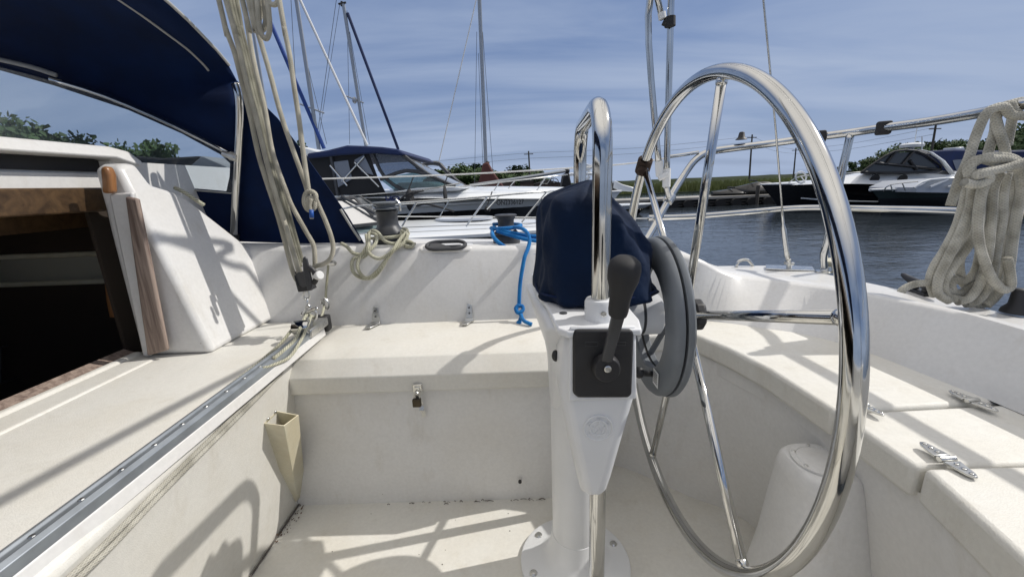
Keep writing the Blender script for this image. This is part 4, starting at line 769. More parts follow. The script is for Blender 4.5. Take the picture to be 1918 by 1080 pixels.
strands = [
 ([(345, 400), (330, 480), (290, 620), (230, 740), (180, 820), (160, 890), (180, 960)], 0),
 ([(365, 420), (355, 520), (310, 650), (240, 790), (200, 880), (200, 950), (250, 985)], -.015),
 ([(400, 430), (400, 560), (385, 640), (330, 740), (270, 820), (225, 900), (240, 960), (300, 980)], -.008),
 ([(430, 400), (405, 480), (390, 600), (395, 700), (420, 790), (460, 880), (510, 930), (545, 915), (545, 860), (530, 780)], -.035),
 ([(500, 370), (465, 440), (455, 560), (445, 700), (430, 800), (400, 900), (350, 970), (290, 990)], -.012),
 ([(530, 370), (510, 470), (505, 600), (480, 720), (465, 830), (430, 930), (380, 990), (330, 1000)], 0),
 ([(560, 360), (555, 480), (545, 620), (520, 760), (510, 860), (470, 950), (420, 1000), (370, 1010)], .012),
 ([(590, 360), (600, 450), (580, 560), (560, 680), (545, 800), (530, 880), (480, 960), (430, 1008)], .0),
 ([(430, 560), (410, 700), (380, 840), (320, 890), (270, 880), (265, 930), (320, 965), (400, 960)], .008),
 ([(360, 600), (340, 700), (300, 800), (320, 900), (380, 930), (430, 900)], .014),
 ([(480, 400), (475, 560), (470, 700), (420, 860), (360, 910), (300, 950), (230, 930), (215, 860), (260, 760)], .006)]
for s_, dy in strands: coilz(s_, dy)
for k, (dx, dy2, dd) in enumerate(((0, 0, -.036), (4, 16, -.050), (10, 34, -.046))):
    coilz([(345+dx, 400-dy2), (345+dx, 350-dy2*.6), (390+dx, 310-dy2*.2), (470, 290+dy2*.8), (550, 300+dy2*.8), (600, 340+dy2), (610, 400+dy2)], dd)
coilz([(322, 415), (380, 425), (440, 405), (430, 375), (380, 385), (400, 370), (480, 355), (560, 335), (640, 310), (720, 300)], -.058, .0100, 'wrap')
coilz([(180, 900), (120, 900), (70, 910), (30, 930), (20, 945)], -.0, .0095, 'tail')
# ================================================================ dodger
dg = thing('dodger', 'navy blue canvas spray dodger with clear side window over the companionway', 'spray hood', (-.8, 1.2, -.15))
def sd(px, py, dy=0):     # side plane of the dodger, leaning inboard as it rises
    d = ray(px, py); # Y = 1.27 - .28*(z+.13)
    t = (1.27-.28*.13*0+dy-.28*.13)/(d.y+.28*d.z); return d*t
AFT = [sd(440, 292), sd(446, 200), at(444, 150, X=-.745), at(420, 112, X=-.745), at(385, 74, X=-.745), at(345, 33, X=-.745), at(308, 0, X=-.745)]
AFT = [Vector(v) for v in AFT]
e = AFT[-1]; AFT += [Vector((-.745, e.y-.18, e.z+.05)), Vector((-.75, .45, e.z+.10)), Vector((-.75, .1, e.z+.12)), Vector((-.75, -.3, e.z+.11)), Vector((-.75, -.75, e.z-.0)), Vector((-.75, -1.0, e.z-.2)), Vector((-.75, -1.05, .1))]
FW = [sd(440, 294), sd(330, 238), sd(200, 180), sd(100, 150), sd(0, 118), sd(-120, 96)]
e2 = FW[-1]; FW += [Vector((e2.x-.05, .85, e2.z+.03)), Vector((e2.x-.08, .45, e2.z+.06)), Vector((e2.x-.08, .1, e2.z+.07)), Vector((e2.x-.08, -.3, e2.z+.06)), Vector((e2.x-.05, -.8, e2.z-.02)), Vector((e2.x-.0, -1.0, .3)), Vector((-1.2, -1.05, .2)), Vector((-.76, -1.05, .1))]
A_ = crom(AFT, 6); B_ = crom(FW, 6); n_ = min(len(A_), len(B_))
def resamp(P, n):
    L_ = [0]
    for i in range(1, len(P)): L_.append(L_[-1]+(P[i]-P[i-1]).length)
    o = []
    for k in range(n):
        t = L_[-1]*k/(n-1); i = 1
        while i < len(P)-1 and L_[i] < t: i += 1
        u = (t-L_[i-1])/max(1e-9, L_[i]-L_[i-1]); o.append(P[i-1].lerp(P[i], u))
    return o
A_ = resamp(A_, 60); B_ = resamp(B_, 60)
rows = []
for t in [k/10 for k in range(11)]:
    rows.append([a.lerp(b, t)+Vector((0, .0, .035*sin(pi*t)*min(1, i/14))) for i, (a, b) in enumerate(zip(A_, B_))])
top = obj('canvas_top', G().loft(rows), M['canvas'], dg, smooth=180)
sol = top.modifiers.new('solid', 'SOLIDIFY'); sol.thickness = .003
# aft side curtain (triangle running down to the coaming) and strip below window
def panel(name, pts, m='canvas', t=.003, par=dg, dy=0):
    P = [sd(a, b, dy) for a, b in pts]; return obj(name, G().prism(P, (0, t, 0)), M[m], par)
panel('side_curtain', [(440, 292), (446, 200), (444, 152), (470, 172), (520, 222), (560, 275), (610, 345), (650, 402), (682, 456), (640, 455), (560, 456), (440, 452)], dy=.004)
panel('window_surround', [(440, 292), (440, 456), (400, 440), (360, 400), (300, 366), (255, 352), (285, 346), (424, 358), (430, 330), (431, 306), (414, 290), (340, 250), (240, 206), (100, 160), (0, 132), (-120, 108), (-120, 96), (0, 116), (100, 146), (200, 178), (330, 236)], dy=.002)
win = obj('window', G().prism([sd(a, b, .0) for a, b in [(-130, 104), (0, 126), (100, 152), (240, 198), (340, 244), (420, 284), (436, 300), (434, 362), (285, 352), (120, 346), (-130, 340)]], (0, .0012, 0)), M['clear'], dg)
obj('zip', G().tube([sd(436, 362, -.003), sd(360, 356, -.003), sd(288, 349, -.003)], .0022, 6), M['seam'], dg)
# frame tubes
obj('aft_bow', G().tube([sd(438, 450, -.02), sd(442, 370, -.02), sd(447, 290, -.02), sd(450, 220, -.02), sd(448, 180, -.018), sd(442, 158, -.01)], .0115, 14, 5), M['steel'], dg, smooth=180)
obj('forward_bow', G().tube([sd(440, 293, -.02), sd(330, 237, -.02), sd(200, 181, -.02), sd(95, 148, -.02)], .0065, 12, 3), M['steel'], dg, smooth=180)
obj('forward_bow', G().tube([sd(105, 141, -.02), sd(60, 126, -.02), sd(0, 112, -.02), sd(-60, 100, -.02)], .0055, 12, 3), M['seam'], dg, smooth=180)
obj('bow_joint', G().tube([sd(432, 291, -.025), sd(446, 296, -.025)], .013, 10).tube([sd(418, 287, -.025), sd(432, 292, -.025)], .009, 10), M['steel2'], dg)
obj('bow_foot', G().tube([sd(438, 437, -.02), sd(437, 458, -.02)], .015, 12), M['black'], dg)
from mathutils.bvhtree import BVHTree
gt_ = G().loft(rows); bv_ = BVHTree.FromPolygons(gt_.v, gt_.f)
def roofpt(px, py):
    d = ray(px, py).normalized(); h_ = bv_.ray_cast(Vector((0, 0, 0)), d); return (h_[0]-d*.006) if h_[0] else None
for ln_px in ([(205, -14), (222, 0), (262, 27), (310, 62), (350, 92), (378, 118), (391, 133)],):
    pts_ = [p for p in (roofpt(*q) for q in ln_px) if p]
    if len(pts_) > 2: obj('roof_seam', G().tube(pts_, .0026, 6, 4), M['seam'], dg)
obj('edge_piping', G().tube([v+Vector((.002, 0, .0)) for v in A_[6:40]], .0035, 8), M['seam'], dg)
obj('curtain_strap', G().tube([sd(638, 392, -.004), sd(644, 402, -.004), sd(660, 428, -.004), sd(675, 450, -.004)], .004, 8, 3), M['seam'], dg)
obj('cap_line', G().tube([L(343, 364)+Vector((.004, 0, .004)), L(362, 378)+Vector((.006, 0, .004)), L(382, 388)+Vector((.01, -.02, .0))], .004, 8, 3), M['ropeg'], dg) if 0 else None
hl = rope('halyard_tail', [L(325, 356)+Vector((-.02, .03, .006)), L(350, 366)+Vector((-.005, .0, .008)), L(366, 379)+Vector((.0, 0, .008)), L(381, 388)+Vector((.002, .0, .006))], .005, 'ropeg', 'short rope tail lying over the top of the companionway wing', 'rope')
# ================================================================ WATER, SHORE, SKYLINE
ZW = -1.45
def struct(o): o['kind'] = 'structure'; return o
m, t, b, o = mat('marina water'); N_, L_ = t.nodes.new, t.links.new
b.inputs['Base Color'].default_value = (.030, .038, .046, 1); b.inputs['Roughness'].default_value = .06; b.inputs['IOR'].default_value = 1.33
tc = N_('ShaderNodeTexCoord'); prev = None
for sc_, dist, st, strv in ((.9, .05, (1, 1.9, 1), .5), (4.2, .018, (1, 1.6, 1), .6), (15, .006, (1, 1.3, 1), .6)):
    mp = N_('ShaderNodeMapping'); mp.inputs['Scale'].default_value = st; L_(tc.outputs['Object'], mp.inputs[0])
    n = N_('ShaderNodeTexNoise'); n.inputs['Scale'].default_value = sc_; n.inputs['Detail'].default_value = 3; L_(mp.outputs[0], n.inputs[0])
    u = N_('ShaderNodeBump'); u.inputs['Strength'].default_value = strv; u.inputs['Distance'].default_value = dist; L_(n.outputs[0], u.inputs['Height'])
    if prev: L_(prev, u.inputs['Normal'])
    prev = u.outputs[0]
L_(prev, b.inputs['Normal']); M['water'] = m
struct(obj('water', G().add([(-1500, -1500, ZW), (1500, -1500, ZW), (1500, 1500, ZW), (-1500, 1500, ZW)], [(0, 1, 2, 3)]), M['water']))
M['marsh'] = simple('marsh soil', (.035, .05, .02), .95, var=.4, vs=.3)
M['reed'] = simple('reed blades', (.13, .15, .04), .8, var=.5, vs=.35)
M['leaf'] = simple('tree foliage', (.045, .082, .024), .75, var=.6, vs=.5)
M['leaf2'] = simple('olive foliage', (.075, .105, .038), .75, var=.5, vs=.6)
M['bark'] = simple('bark', (.07, .055, .04), .9)
M['whiteh'] = simple('white boat gelcoat', (.72, .74, .75), .22, var=.03, vs=2, coat=.3)
M['blackh'] = simple('black boat hull', (.006, .007, .009), .25, coat=.1)
M['greenh'] = simple('dark green hull', (.022, .036, .036), .3)
M['greyh'] = simple('grey hull panel', (.46, .49, .54), .35)
M['bcanvas'] = simple('royal blue canvas', (.006, .018, .075), .8, sheen=.05, var=.2, vs=3)
M['kcanvas'] = simple('black canvas', (.008, .009, .012), .8)
M['bluesail'] = simple('blue sail cover', (.008, .045, .22), .7)
M['redsail'] = simple('red brown sail cover', (.10, .035, .03), .85)
M['glass'] = clearmat('boat windscreen', (.42, .55, .55), milky=.12, ior=1.5)
M['vinyl'] = clearmat('boat clear curtain', (.42, .47, .54), milky=.10, ior=1.45)
M['mast'] = simple('anodised mast', (.34, .36, .38), .35, .6)
M['mastw'] = simple('white furled sail', (.62, .63, .64), .7)
M['wire'] = simple('rigging wire', (.12, .13, .15), .4, .6)
M['pole'] = simple('utility pole wood', (.06, .055, .05), .9)
M['concrete'] = simple('dock concrete', (.30, .29, .27), .9, var=.2, vs=2)
M['tyre'] = simple('dock fender rubber', (.012, .012, .013), .8, var=.3, vs=3)
M['brown'] = simple('brown boards', (.09, .06, .045), .9, var=.4, vs=2)
def hor(x): return 346-.04*(x-963)
# marsh ground and reeds
struct(obj('marsh_ground', G().prism([(-160, 46, ZW+.10), (4, 43, ZW+.10), (30, 42.5, ZW+.10), (70, 50, ZW+.10), (420, 90, ZW+.10), (420, 420, ZW+.25), (-420, 420, ZW+.25), (-420, 46, ZW+.10)], (0, 0, -.5)), M['marsh']))
g = G(); rnd = random.Random(3)
for k in range(15000):
    y = 43.2+rnd.random()**1.6*26; x = rnd.uniform(-2, 62)*(y/43); y += max(0, x-30)*.18
    hh_ = rnd.uniform(.65, 1.12)*(1 if y < 52 else .95); w_ = rnd.uniform(.03, .08); a = rnd.uniform(0, pi); dx, dy = cos(a)*w_, sin(a)*w_; lx, ly = rnd.uniform(-.15, .15), rnd.uniform(-.1, .1)
    g.add([(x-dx, y-dy, ZW+.05), (x+dx, y+dy, ZW+.05), (x+lx+dx*.3, y+ly, ZW+hh_), (x+lx-dx*.3, y+ly, ZW+hh_)], [(0, 1, 2, 3)])
o_ = obj('reeds', g, M['reed'], smooth=0, recalc=False); o_['kind'] = 'stuff'
# far embankment
g = G(); rnd = random.Random(5); top_ = []
for k in range(121): x = -200+k*5; top_.append((x, 150, ZW+1.35+rnd.uniform(-.08, .1)+(max(0, x-120)*.004)))
g.add([(p[0], 149, ZW) for p in top_]+top_+[(p[0], 156, p[2]-.1) for p in top_], [(i, i+1, 122+i, 121+i) for i in range(120)]+[(121+i, 122+i, 243+i, 242+i) for i in range(120)])
struct(obj('embankment_ground', g, M['marsh']))
# trees
def tree_mesh(seed, n, h, r, leafs=.30):
    rnd = random.Random(seed); tr = G(); cr = G()
    pts = [Vector((0, 0, -.3)), Vector((rnd.uniform(-.2, .2), 0, h*.3)), Vector((rnd.uniform(-.3, .3), rnd.uniform(-.3, .3), h*.75))]
    tr.tube(pts, lambda t: .16*(1-t*.75), 7, 4); cl = []
    for k in range(9):
        a = rnd.uniform(0, 2*pi); z = h*rnd.uniform(.30, .88); rr = r*rnd.uniform(.25, .75)*(1.25-z/h*.7); c = Vector((cos(a)*rr, sin(a)*rr, z)); cl.append((c, r*rnd.uniform(.30, .52)))
        tr.tube([Vector((0, 0, z*.6)), c.lerp(Vector((0, 0, z)), .5), c], lambda t: .06*(1-t*.8), 5, 2)
    cl.append((Vector((0, 0, h*.82)), r*.42)); cl.append((Vector((0, 0, h*.55)), r*.6))
    for k in range(n):
        c, cr_ = rnd.choice(cl); d = Vector((rnd.gauss(0, 1), rnd.gauss(0, 1), rnd.gauss(0, .8))).normalized()*cr_*rnd.random()**.35*rnd.uniform(.8, 1.12); p = c+d
        u = Vector((rnd.gauss(0, 1), rnd.gauss(0, 1), rnd.gauss(0, 1))).normalized(); v = u.orthogonal().normalized(); s_ = leafs*rnd.uniform(.5, 1.2)
        cr.add([p-u*s_-v*s_*.6, p+u*s_-v*s_*.5, p+u*s_*.8+v*s_*.6, p-u*s_*.7+v*s_*.7], [(0, 1, 2, 3)])
    return tr, cr
def make_tree(seed, lf, n=1500, h=8, r=3.6, name='tree', label='', group='', leafs=.30):
    t_ = thing(name, label, 'tree', (0, 0, 0), group); a, b_ = tree_mesh(seed, n, h, r, leafs)
    obj('trunk', a, M['bark'], t_); obj('crown', b_, M[lf], t_, smooth=0, recalc=False); return t_
def copy_tree(t_, loc, s, rz, label=None, group=None, first=None):
    if first is not None and not first.get('used'):
        first['used'] = 1; r = t_
    else:
        r = t_.copy(); COL.objects.link(r)
        for ch in list(t_.children): c = ch.copy(); COL.objects.link(c); c.parent = r
    r.location = loc; r.scale = s if isinstance(s, tuple) else (s, s, s); r.rotation_euler = (0, 0, rz)
    if label: r['label'] = label
    if group: r['group'] = group
    return r
LB = {'far': ('dark green tree in the low wooded bank beyond the masts', 'trees of the wooded bank'),
      'near': ('leafy green tree on the rise seen through the dodger window', 'trees seen through the dodger window'),
      'right': ('dark green tree on the right shore behind the moored cruisers', 'trees on the right shore'), }
pro = [make_tree(11+i, 'leaf' if i != 2 else 'leaf2', label=LB['far'][0], group=LB['far'][1]) for i in range(4)]
used = [dict() for _ in pro]; ti = 0; rnd = random.Random(9)
def put(px, ytop, Y, kind, w=1.0):
    global ti
    p = at(px, ytop, Y=Y); hgt = p.z-ZW; s = hgt/8.4; i = ti % 4; ti += 1
    copy_tree(pro[i], (p.x, Y, ZW+.05), (s*w, s*w, s), rnd.uniform(0, 6), *LB[kind], first=used[i])
for px, yt in ((812, 322), (833, 314), (852, 310), (870, 306), (890, 306), (908, 312), (928, 318), (950, 318), (968, 311), (985, 314), (1000, 318), (842, 324), (880, 318), (915, 323), (975, 322), (860, 316), (899, 314), (938, 322), (960, 318), (1008, 326), (822, 320), (925, 326), (992, 324)): put(px, yt+rnd.uniform(-2, 2), rnd.uniform(118, 132), 'far', 1.55)
for px, yt in ((-60, 190), (-10, 206), (35, 222), (85, 236), (130, 252), (165, 268), (60, 240), (10, 225), (235, 268), (275, 264), (300, 272), (560, 262), (572, 268)): put(px, yt+rnd.uniform(-3, 3), rnd.uniform(46, 56), 'near', .9)
for px, yt in ((1575, 316), (1600, 302), (1622, 296), (1655, 282), (1690, 270), (1715, 264), (1745, 262), (1775, 262), (1800, 260), (1835, 262), (1870, 256), (1905, 238), (1935, 222), (1960, 210), (1640, 292), (1680, 280), (1730, 276), (1790, 272), (1850, 268), (1890, 258)): put(px, yt+rnd.uniform(-3, 3), rnd.uniform(80, 95), 'right', 1.15)
for px in range(826, 1016, 11): put(px, 327+rnd.uniform(-5, 4), rnd.uniform(112, 118), 'far', 2.2)
# utility poles and wires
def upole(px0, y0, y1, Y, label, x1=None):
    top = at(px0, y0, Y=Y); bt_ = Vector((at(x1 or px0, y1, Y=Y).x, Y, ZW)); u_ = thing('utility_pole', label, 'utility pole', bt_, 'utility poles along the shore')
    obj('post', G().tube([bt_, top], lambda t: .17-.05*t, 8), M['pole'], u_); obj('crossarm', G().tube([top+Vector((-.8, 0, -.5)), top+Vector((.8, 0, -.5))], .07, 6), M['pole'], u_); return top
q1 = upole(990, 283, 350, 75, 'utility pole standing above the trees left of the grab hoop', 994)
q2 = upole(1409, 252, 332, 75, 'utility pole over the reeds seen through the upper wheel', 1404)
q3 = upole(1491, 277, 325, 95, 'utility pole seen close beside the right rim of the wheel', 1487)
q4 = upole(1753, 234, 290, 60, 'thick utility pole rising behind the black hulled cruiser', 1745)
pw = thing('power_line', 'thin power wires strung between the shore poles', 'power line', q2)
g = G()
for za in (0, -.9):
    for a_, b_ in ((q1+Vector((-70, 12, -1)), q1), (q1, q2), (q2, q3), (q3, q4)):
        a2, b2 = a_+Vector((0, 0, -.3+za)), b_+Vector((0, 0, -.3+za)); g.tube([a2, a2.lerp(b2, .5)+Vector((0, 0, -.5)), b2], .022, 4, 6)
obj('wires', g, M['wire'], pw)
# floating dock
dk = thing('floating_dock', 'long low dark floating dock lined with rubber fenders across the basin', 'dock', (12, 21.6, ZW))
obj('pontoon', G().box(-14, 46, 21.5, 23.6, ZW-.2, ZW+.34), M['tyre'], dk)
obj('deck_boards', G().box(-14.1, 46.1, 21.4, 23.7, ZW+.36, ZW+.47), M['concrete'], dk)
g = G()
for k in range(75): g.lathe([(.12, -.1), (.26, -.1), (.28, 0), (.26, .1), (.12, .1)], (-13.6+k*.8, 21.33, ZW+.12), (0, 1, 0), 10)
f_ = obj('fenders', g, M['tyre'], dk); f_['kind'] = 'stuff'
g = G()
for zz in (.05, .20): g.box(-14, 46, 21.44, 21.5, ZW+zz, ZW+zz+.05)
obj('rub_strake', g, M['pole'], dk)
for i_, (x_, l_) in enumerate(((6.9, 'mooring post at the left end of the dock'), (12.2, 'dark mooring post in the middle of the floating dock'), (17, 'mooring post of the dock behind the black bow'))):
    props(obj('mooring_post', G().tube([(x_, 21.25, ZW-.6), (x_, 21.25, ZW+.95)], .09, 10), M['pole']), l_, 'post', 'mooring posts of the dock')

# ================================================================ boats
def hullrows(xb, xs, yc, B, zbow, zst, ztop_in=0, rake=.9, p=2.3, n=14):
    """rows of sections from bow to stern; each section: port keel->sheer ... returns list of (x, halfwidth, zsheer)"""
    o = []; sg = 1 if xs > xb else -1
    for i in range(n+1):
        t = i/n; w = max(.03, B/2*(1-(1-t)**p)*(1-.06*max(0, t-.7)/.3)); z = zbow+(zst-zbow)*(1-(1-t)**1.6); x = xb+(xs-xb)*t; o.append((x, w, z, sg*rake*(1-t)**1.5))
    return o
def boat_hull(par, xb, xs, yc, B, zbow, zst, mat_top, mat_low, split=.45, rake=.9, band=None, deck='whiteh', crown=.12, dname='deck', p=2.3):
    S = hullrows(xb, xs, yc, B, zbow, zst, rake=rake, p=p, n=22); low, topp, dkr = [], [], []
    for x, w, z, rk in S:
        zs = ZW+(z-ZW)*split; fl = .80+.2*(1 if w > .3 else w/.3)
        a = [(x+rk, yc-w*.35, ZW-.25), (x+rk*.8, yc-w*.86*fl, ZW+.02), (x+rk*.45, yc-w*.95, zs)]
        low.append(a+[(x+rk*.45, yc+w*.95, zs), (x+rk*.8, yc+w*.86*fl, ZW+.02), (x+rk, yc+w*.35, ZW-.25)])
        topp.append([(x+rk*.45, yc-w*.955, zs), (x, yc-w, z)]); dkr.append((x, w, z))
    obj('hull', G().loft(low, True, True), M[mat_low], par, smooth=40)
    g = G(); g.loft([[(r[0][0], r[0][1], r[0][2]) for r in topp], [(r[1][0], r[1][1], r[1][2]) for r in topp]])
    g.loft([[(r[0][0], 2*yc-r[0][1], r[0][2]) for r in topp], [(r[1][0], 2*yc-r[1][1], r[1][2]) for r in topp]]); r = topp[-1]
    g.add([r[0], r[1], (r[1][0], 2*yc-r[1][1], r[1][2]), (r[0][0], 2*yc-r[0][1], r[0][2])], [(0, 1, 2, 3)])
    obj('topsides', g, M[mat_top], par, smooth=40)
    rows = [[(x, yc+w*k, z+crown*(1-k*k)*min(1, w)) for k in (-1, -.97, -.8, -.4, 0, .4, .8, .97, 1)] for x, w, z in dkr]
    obj(dname, G().loft(rows), M[deck], par, smooth=50)
    g = G(); g.tube([(x, yc-w-.01, z-.02) for x, w, z in dkr], .035, 6); g.tube([(x, yc+w+.01, z-.02) for x, w, z in dkr], .035, 6); obj('rub_rail', g, M['whiteh'] if band is None else M[band], par)
    return S
def tubes(name, segs, r, m, par, sm=3):
    for s_ in segs: o = obj(name, G().tube(s_, r, 6, sm if len(s_) > 2 else 1), M[m], par, smooth=60)
    return o
def textobj(body, size, loc, par, m, name='registration_number', slant=0, rz=0, sx=1.0):
    c = bpy.data.curves.new(name, 'FONT'); c.body = body; c.size = size; c.extrude = .002; c.shear = slant; c.align_x = 'LEFT'; c.offset = size*.012
    c.materials.append(m); o_ = bpy.data.objects.new('tmp', c); me = bpy.data.meshes.new_from_object(o_); bpy.data.objects.remove(o_); o = bpy.data.objects.new(name, me); COL.objects.link(o); me.materials.clear(); me.materials.append(m); o.location = loc; o.rotation_euler = (radians(90), 0, rz); o.scale = (sx, 1, 1)
    o.parent = par; o.matrix_parent_inverse = Matrix.Translation(-par.location); return o
# --- boat 1: runabout in the next berth
b1 = thing('motorboat', 'white decked runabout with black hull and open bow rail in the next berth', 'motorboat', (-1.5, 6.1, ZW))
S1 = boat_hull(b1, 1.7, -5.6, 6.1, 2.3, -.585, -.575, 'blackh', 'blackh', split=.5, rake=-.0, crown=.12, p=4.2)
for kk in (.55, .8): obj('deck_seam', G().tube([(x, 6.1-w*kk, z+.12*(1-kk*kk)*min(1, w)+.002) for x, w, z, _ in S1[3:]], .005, 4), M['mast'], b1)
obj('deck_hatch', G().lathe([(.30, 0), (.30, .03), (.27, .035), (.25, .02), (.01, .02)], (-.75, 6.1, -.465), seg=32, sx=1.4), M['greyh'], b1)
def bp(px, py, Y): return at(px, py, Y=Y)
rt = [bp(640, 391, 5.05), bp(680, 385, 5.05), bp(781, 378, 5.05), bp(913, 368, 5.12), bp(1008, 359, 5.4), bp(1060, 357, 5.9)]
rf = [bp(1060, 357, 5.9), bp(1040, 359, 6.4), bp(960, 364, 6.9), bp(841, 376, 7.1), bp(720, 384, 7.15)]
tubes('bow_rail', [rt, rf, [bp(781, 378, 5.05), bp(753, 424, 5.0)], [bp(913, 368, 5.12), bp(873, 424, 5.05)], [bp(1023, 360, 5.5), bp(977, 416, 5.35)], [bp(841, 376, 7.1), bp(824, 405, 7.15)], [bp(935, 367, 7.0), bp(912, 392, 7.05)]], .011, 'steel2', b1)
# windscreen of boat 1
ws = [[bp(712, 418, 5.35), bp(655, 424, 5.25), bp(560, 432, 5.2)], [bp(664, 371, 5.7), bp(620, 374, 5.55), bp(540, 380, 5.5)]]
obj('windscreen', G().loft(ws), M['glass'], b1); ws2 = [[bp(712, 418, 5.35), bp(728, 414, 6.1), bp(700, 408, 6.9)], [bp(664, 371, 5.7), bp(676, 370, 6.1), bp(655, 370, 6.6)]]
obj('windscreen', G().loft(ws2), M['glass'], b1)
tubes('windscreen_frame', [[ws[0][0], ws[0][1], ws[0][2]], [ws[1][0], ws[1][1], ws[1][2]], [ws[0][0], ws[1][0]], [bp(640, 368, 5.6), bp(703, 400, 5.4)], [bp(674, 368, 6.2), bp(712, 392, 6.1)], [ws2[0][0], ws2[0][1], ws2[0][2]]], .022, 'dgrey', b1)
obj('dashboard', G().prism([bp(705, 421, 5.5), bp(640, 427, 5.4), bp(560, 432, 5.4), bp(560, 420, 6.9), bp(690, 412, 6.8)], (0, 0, .03)), M['greyh'], b1)
tx = textobj('ON 5641852', .105, at(804, 461, Y=4.905), b1, simple('dull grey lettering', (.035, .036, .04), .5), rz=0)
# --- boat 2: cruiser with blue canvas
b2 = thing('cabin_cruiser', 'white cabin cruiser with blue bimini canvas and black enclosure curtains', 'cabin cruiser', (-2, 9.4, ZW))
YN = 8.05
S2 = boat_hull(b2, 2.0, -6.2, 9.5, 2.9, -.27, -.33, 'whiteh', 'blackh', split=.86, rake=-.0, crown=.20, p=3.0)
def b2p(px, py, Y=YN): return at(px, py, Y=Y)
g = G(); g.loft([[b2p(1062, 372, 8.7), b2p(1008, 372, 8.35), b2p(900, 372, 8.06), b2p(800, 371, 8.03), b2p(640, 371, 8.03)], [b2p(1062, 364, 8.8), b2p(1008, 362, 8.5), b2p(900, 360, 8.3), b2p(800, 356, 8.3), b2p(640, 366, 8.3)], [b2p(1050, 360, 9.3), b2p(980, 357, 9.3), b2p(900, 353, 9.2), b2p(850, 349, 9.2), b2p(640, 362, 9.2)]])
obj('foredeck', g, M['whiteh'], b2, smooth=60)
g = G().prism([b2p(625, 371, 8.1), b2p(860, 357, 8.1), b2p(872, 352, 8.1), b2p(848, 349, 8.1), b2p(780, 352, 8.1), b2p(690, 366, 8.1), b2p(625, 366, 8.1)], (0, 2.6, 0)); obj('coaming', g, M['whiteh'], b2, bevel=.02)
top2 = [(575, 287), (613, 281), (649, 272), (680, 273), (715, 275), (745, 279), (759, 289), (752, 291), (700, 287), (640, 290), (575, 297)]
obj('bimini_top', G().prism([b2p(a, c_, 8.0) for a, c_ in top2], (0, 2.9, 0)), M['bcanvas'], b2, bevel=.03)
obj('side_curtain', G().prism([b2p(a, c_, 8.1) for a, c_ in ((575, 292), (690, 286), (706, 330), (722, 362), (633, 366), (575, 370))], (0, .03, 0)), M['kcanvas'], b2)
for q in (((622, 304), (652, 300), (660, 335), (632, 352)), ((664, 300), (682, 290), (700, 328), (678, 322))):
    obj('curtain_window', G().prism([b2p(a, c_, 8.09) for a, c_ in q], (0, -.012, 0)), simple('smoky vinyl', (.16, .18, .22), .15) if q[0][0] == 622 else bpy.data.materials['smoky vinyl'], b2)
cf = [(698, 288), (708, 286), (748, 289), (757, 296), (800, 326), (790, 328), (760, 316), (718, 332)]
obj('front_curtain', G().prism([b2p(a, c_, 8.12) for a, c_ in cf], (0, .012, 0)), M['vinyl'], b2)
obj('front_curtain', G().loft([[b2p(750, 288, 8.12), b2p(760, 288, 9.5), b2p(748, 288, 10.6)], [b2p(806, 330, 8.3), b2p(832, 330, 9.5), b2p(815, 330, 10.5)]]), M['vinyl'], b2)
obj('windscreen', G().prism([b2p(a, c_, 8.16) for a, c_ in ((712, 336), (725, 332), (780, 322), (800, 326), (850, 349), (782, 354), (744, 361))], (0, .012, 0)), M['glass'], b2)
obj('windscreen', G().loft([[b2p(800, 326, 8.2), b2p(826, 326, 9.4), b2p(806, 326, 10.4)], [b2p(850, 349, 8.25), b2p(876, 349, 9.4), b2p(850, 347, 10.4)]]), M['glass'], b2)
tubes('windscreen_frame', [[b2p(697, 286, 8.1), b2p(722, 334, 8.14), b2p(764, 361, 8.14)], [b2p(755, 290, 8.1), b2p(800, 325, 8.14), b2p(853, 350, 8.2)], [b2p(712, 336, 8.12), b2p(760, 320, 8.12), b2p(800, 326, 8.14)], [b2p(764, 361, 8.12), b2p(853, 350, 8.15)], [b2p(620, 292, 8.08), b2p(633, 366, 8.08)], [b2p(812, 329, 9.4), b2p(872, 350, 9.4)]], .035, 'dgrey', b2)
tubes('curtain_bow', [[b2p(618, 310, 8.05), b2p(650, 348, 8.05)], [b2p(682, 293, 8.05), b2p(640, 340, 8.05)], [b2p(664, 304, 8.05), b2p(710, 350, 8.05)]], .016, 'steel', b2)
obj('dashboard', G().prism([b2p(735, 358, 8.4), b2p(745, 342, 8.4), b2p(800, 340, 8.4), b2p(845, 350, 8.4)], (0, 1.8, 0)), M['whiteh'], b2, bevel=.03)
tubes('bow_rail', [[b2p(640, 368, 8.0), b2p(720, 362, 8.0), b2p(790, 356, 8.0), b2p(862, 343, 8.1)], [b2p(858, 350, 8.2), b2p(895, 346, 8.3), b2p(975, 337, 8.5), b2p(1063, 327, 9.2)], [b2p(935, 342, 8.4), b2p(925, 357, 8.35)], [b2p(1022, 333, 8.8), b2p(1005, 357, 8.7)], [b2p(965, 338, 10.4), b2p(952, 353, 10.4)]], .012, 'steel2', b2)
txn = simple('black lettering', (.01, .01, .012), .5)
textobj('ON2336127', .128, at(930, 384, Y=8.0), b2, txn, sx=.80)
lg = simple('navy logo', (.02, .03, .12), .5)
textobj('V', .20, at(719, 381, Y=8.02), b2, lg, 'logo', .3); textobj('IMER', .115, at(727, 380, Y=8.02), b2, lg, 'logo', .35)
obj('logo_swoosh', G().tube([at(722, 379, Y=8.02), at(732, 371, Y=8.02), at(742, 368.5, Y=8.02), at(748, 371, Y=8.02), at(744, 374, Y=8.02), at(734, 374, Y=8.02)], .012, 6, 4), lg, b2)
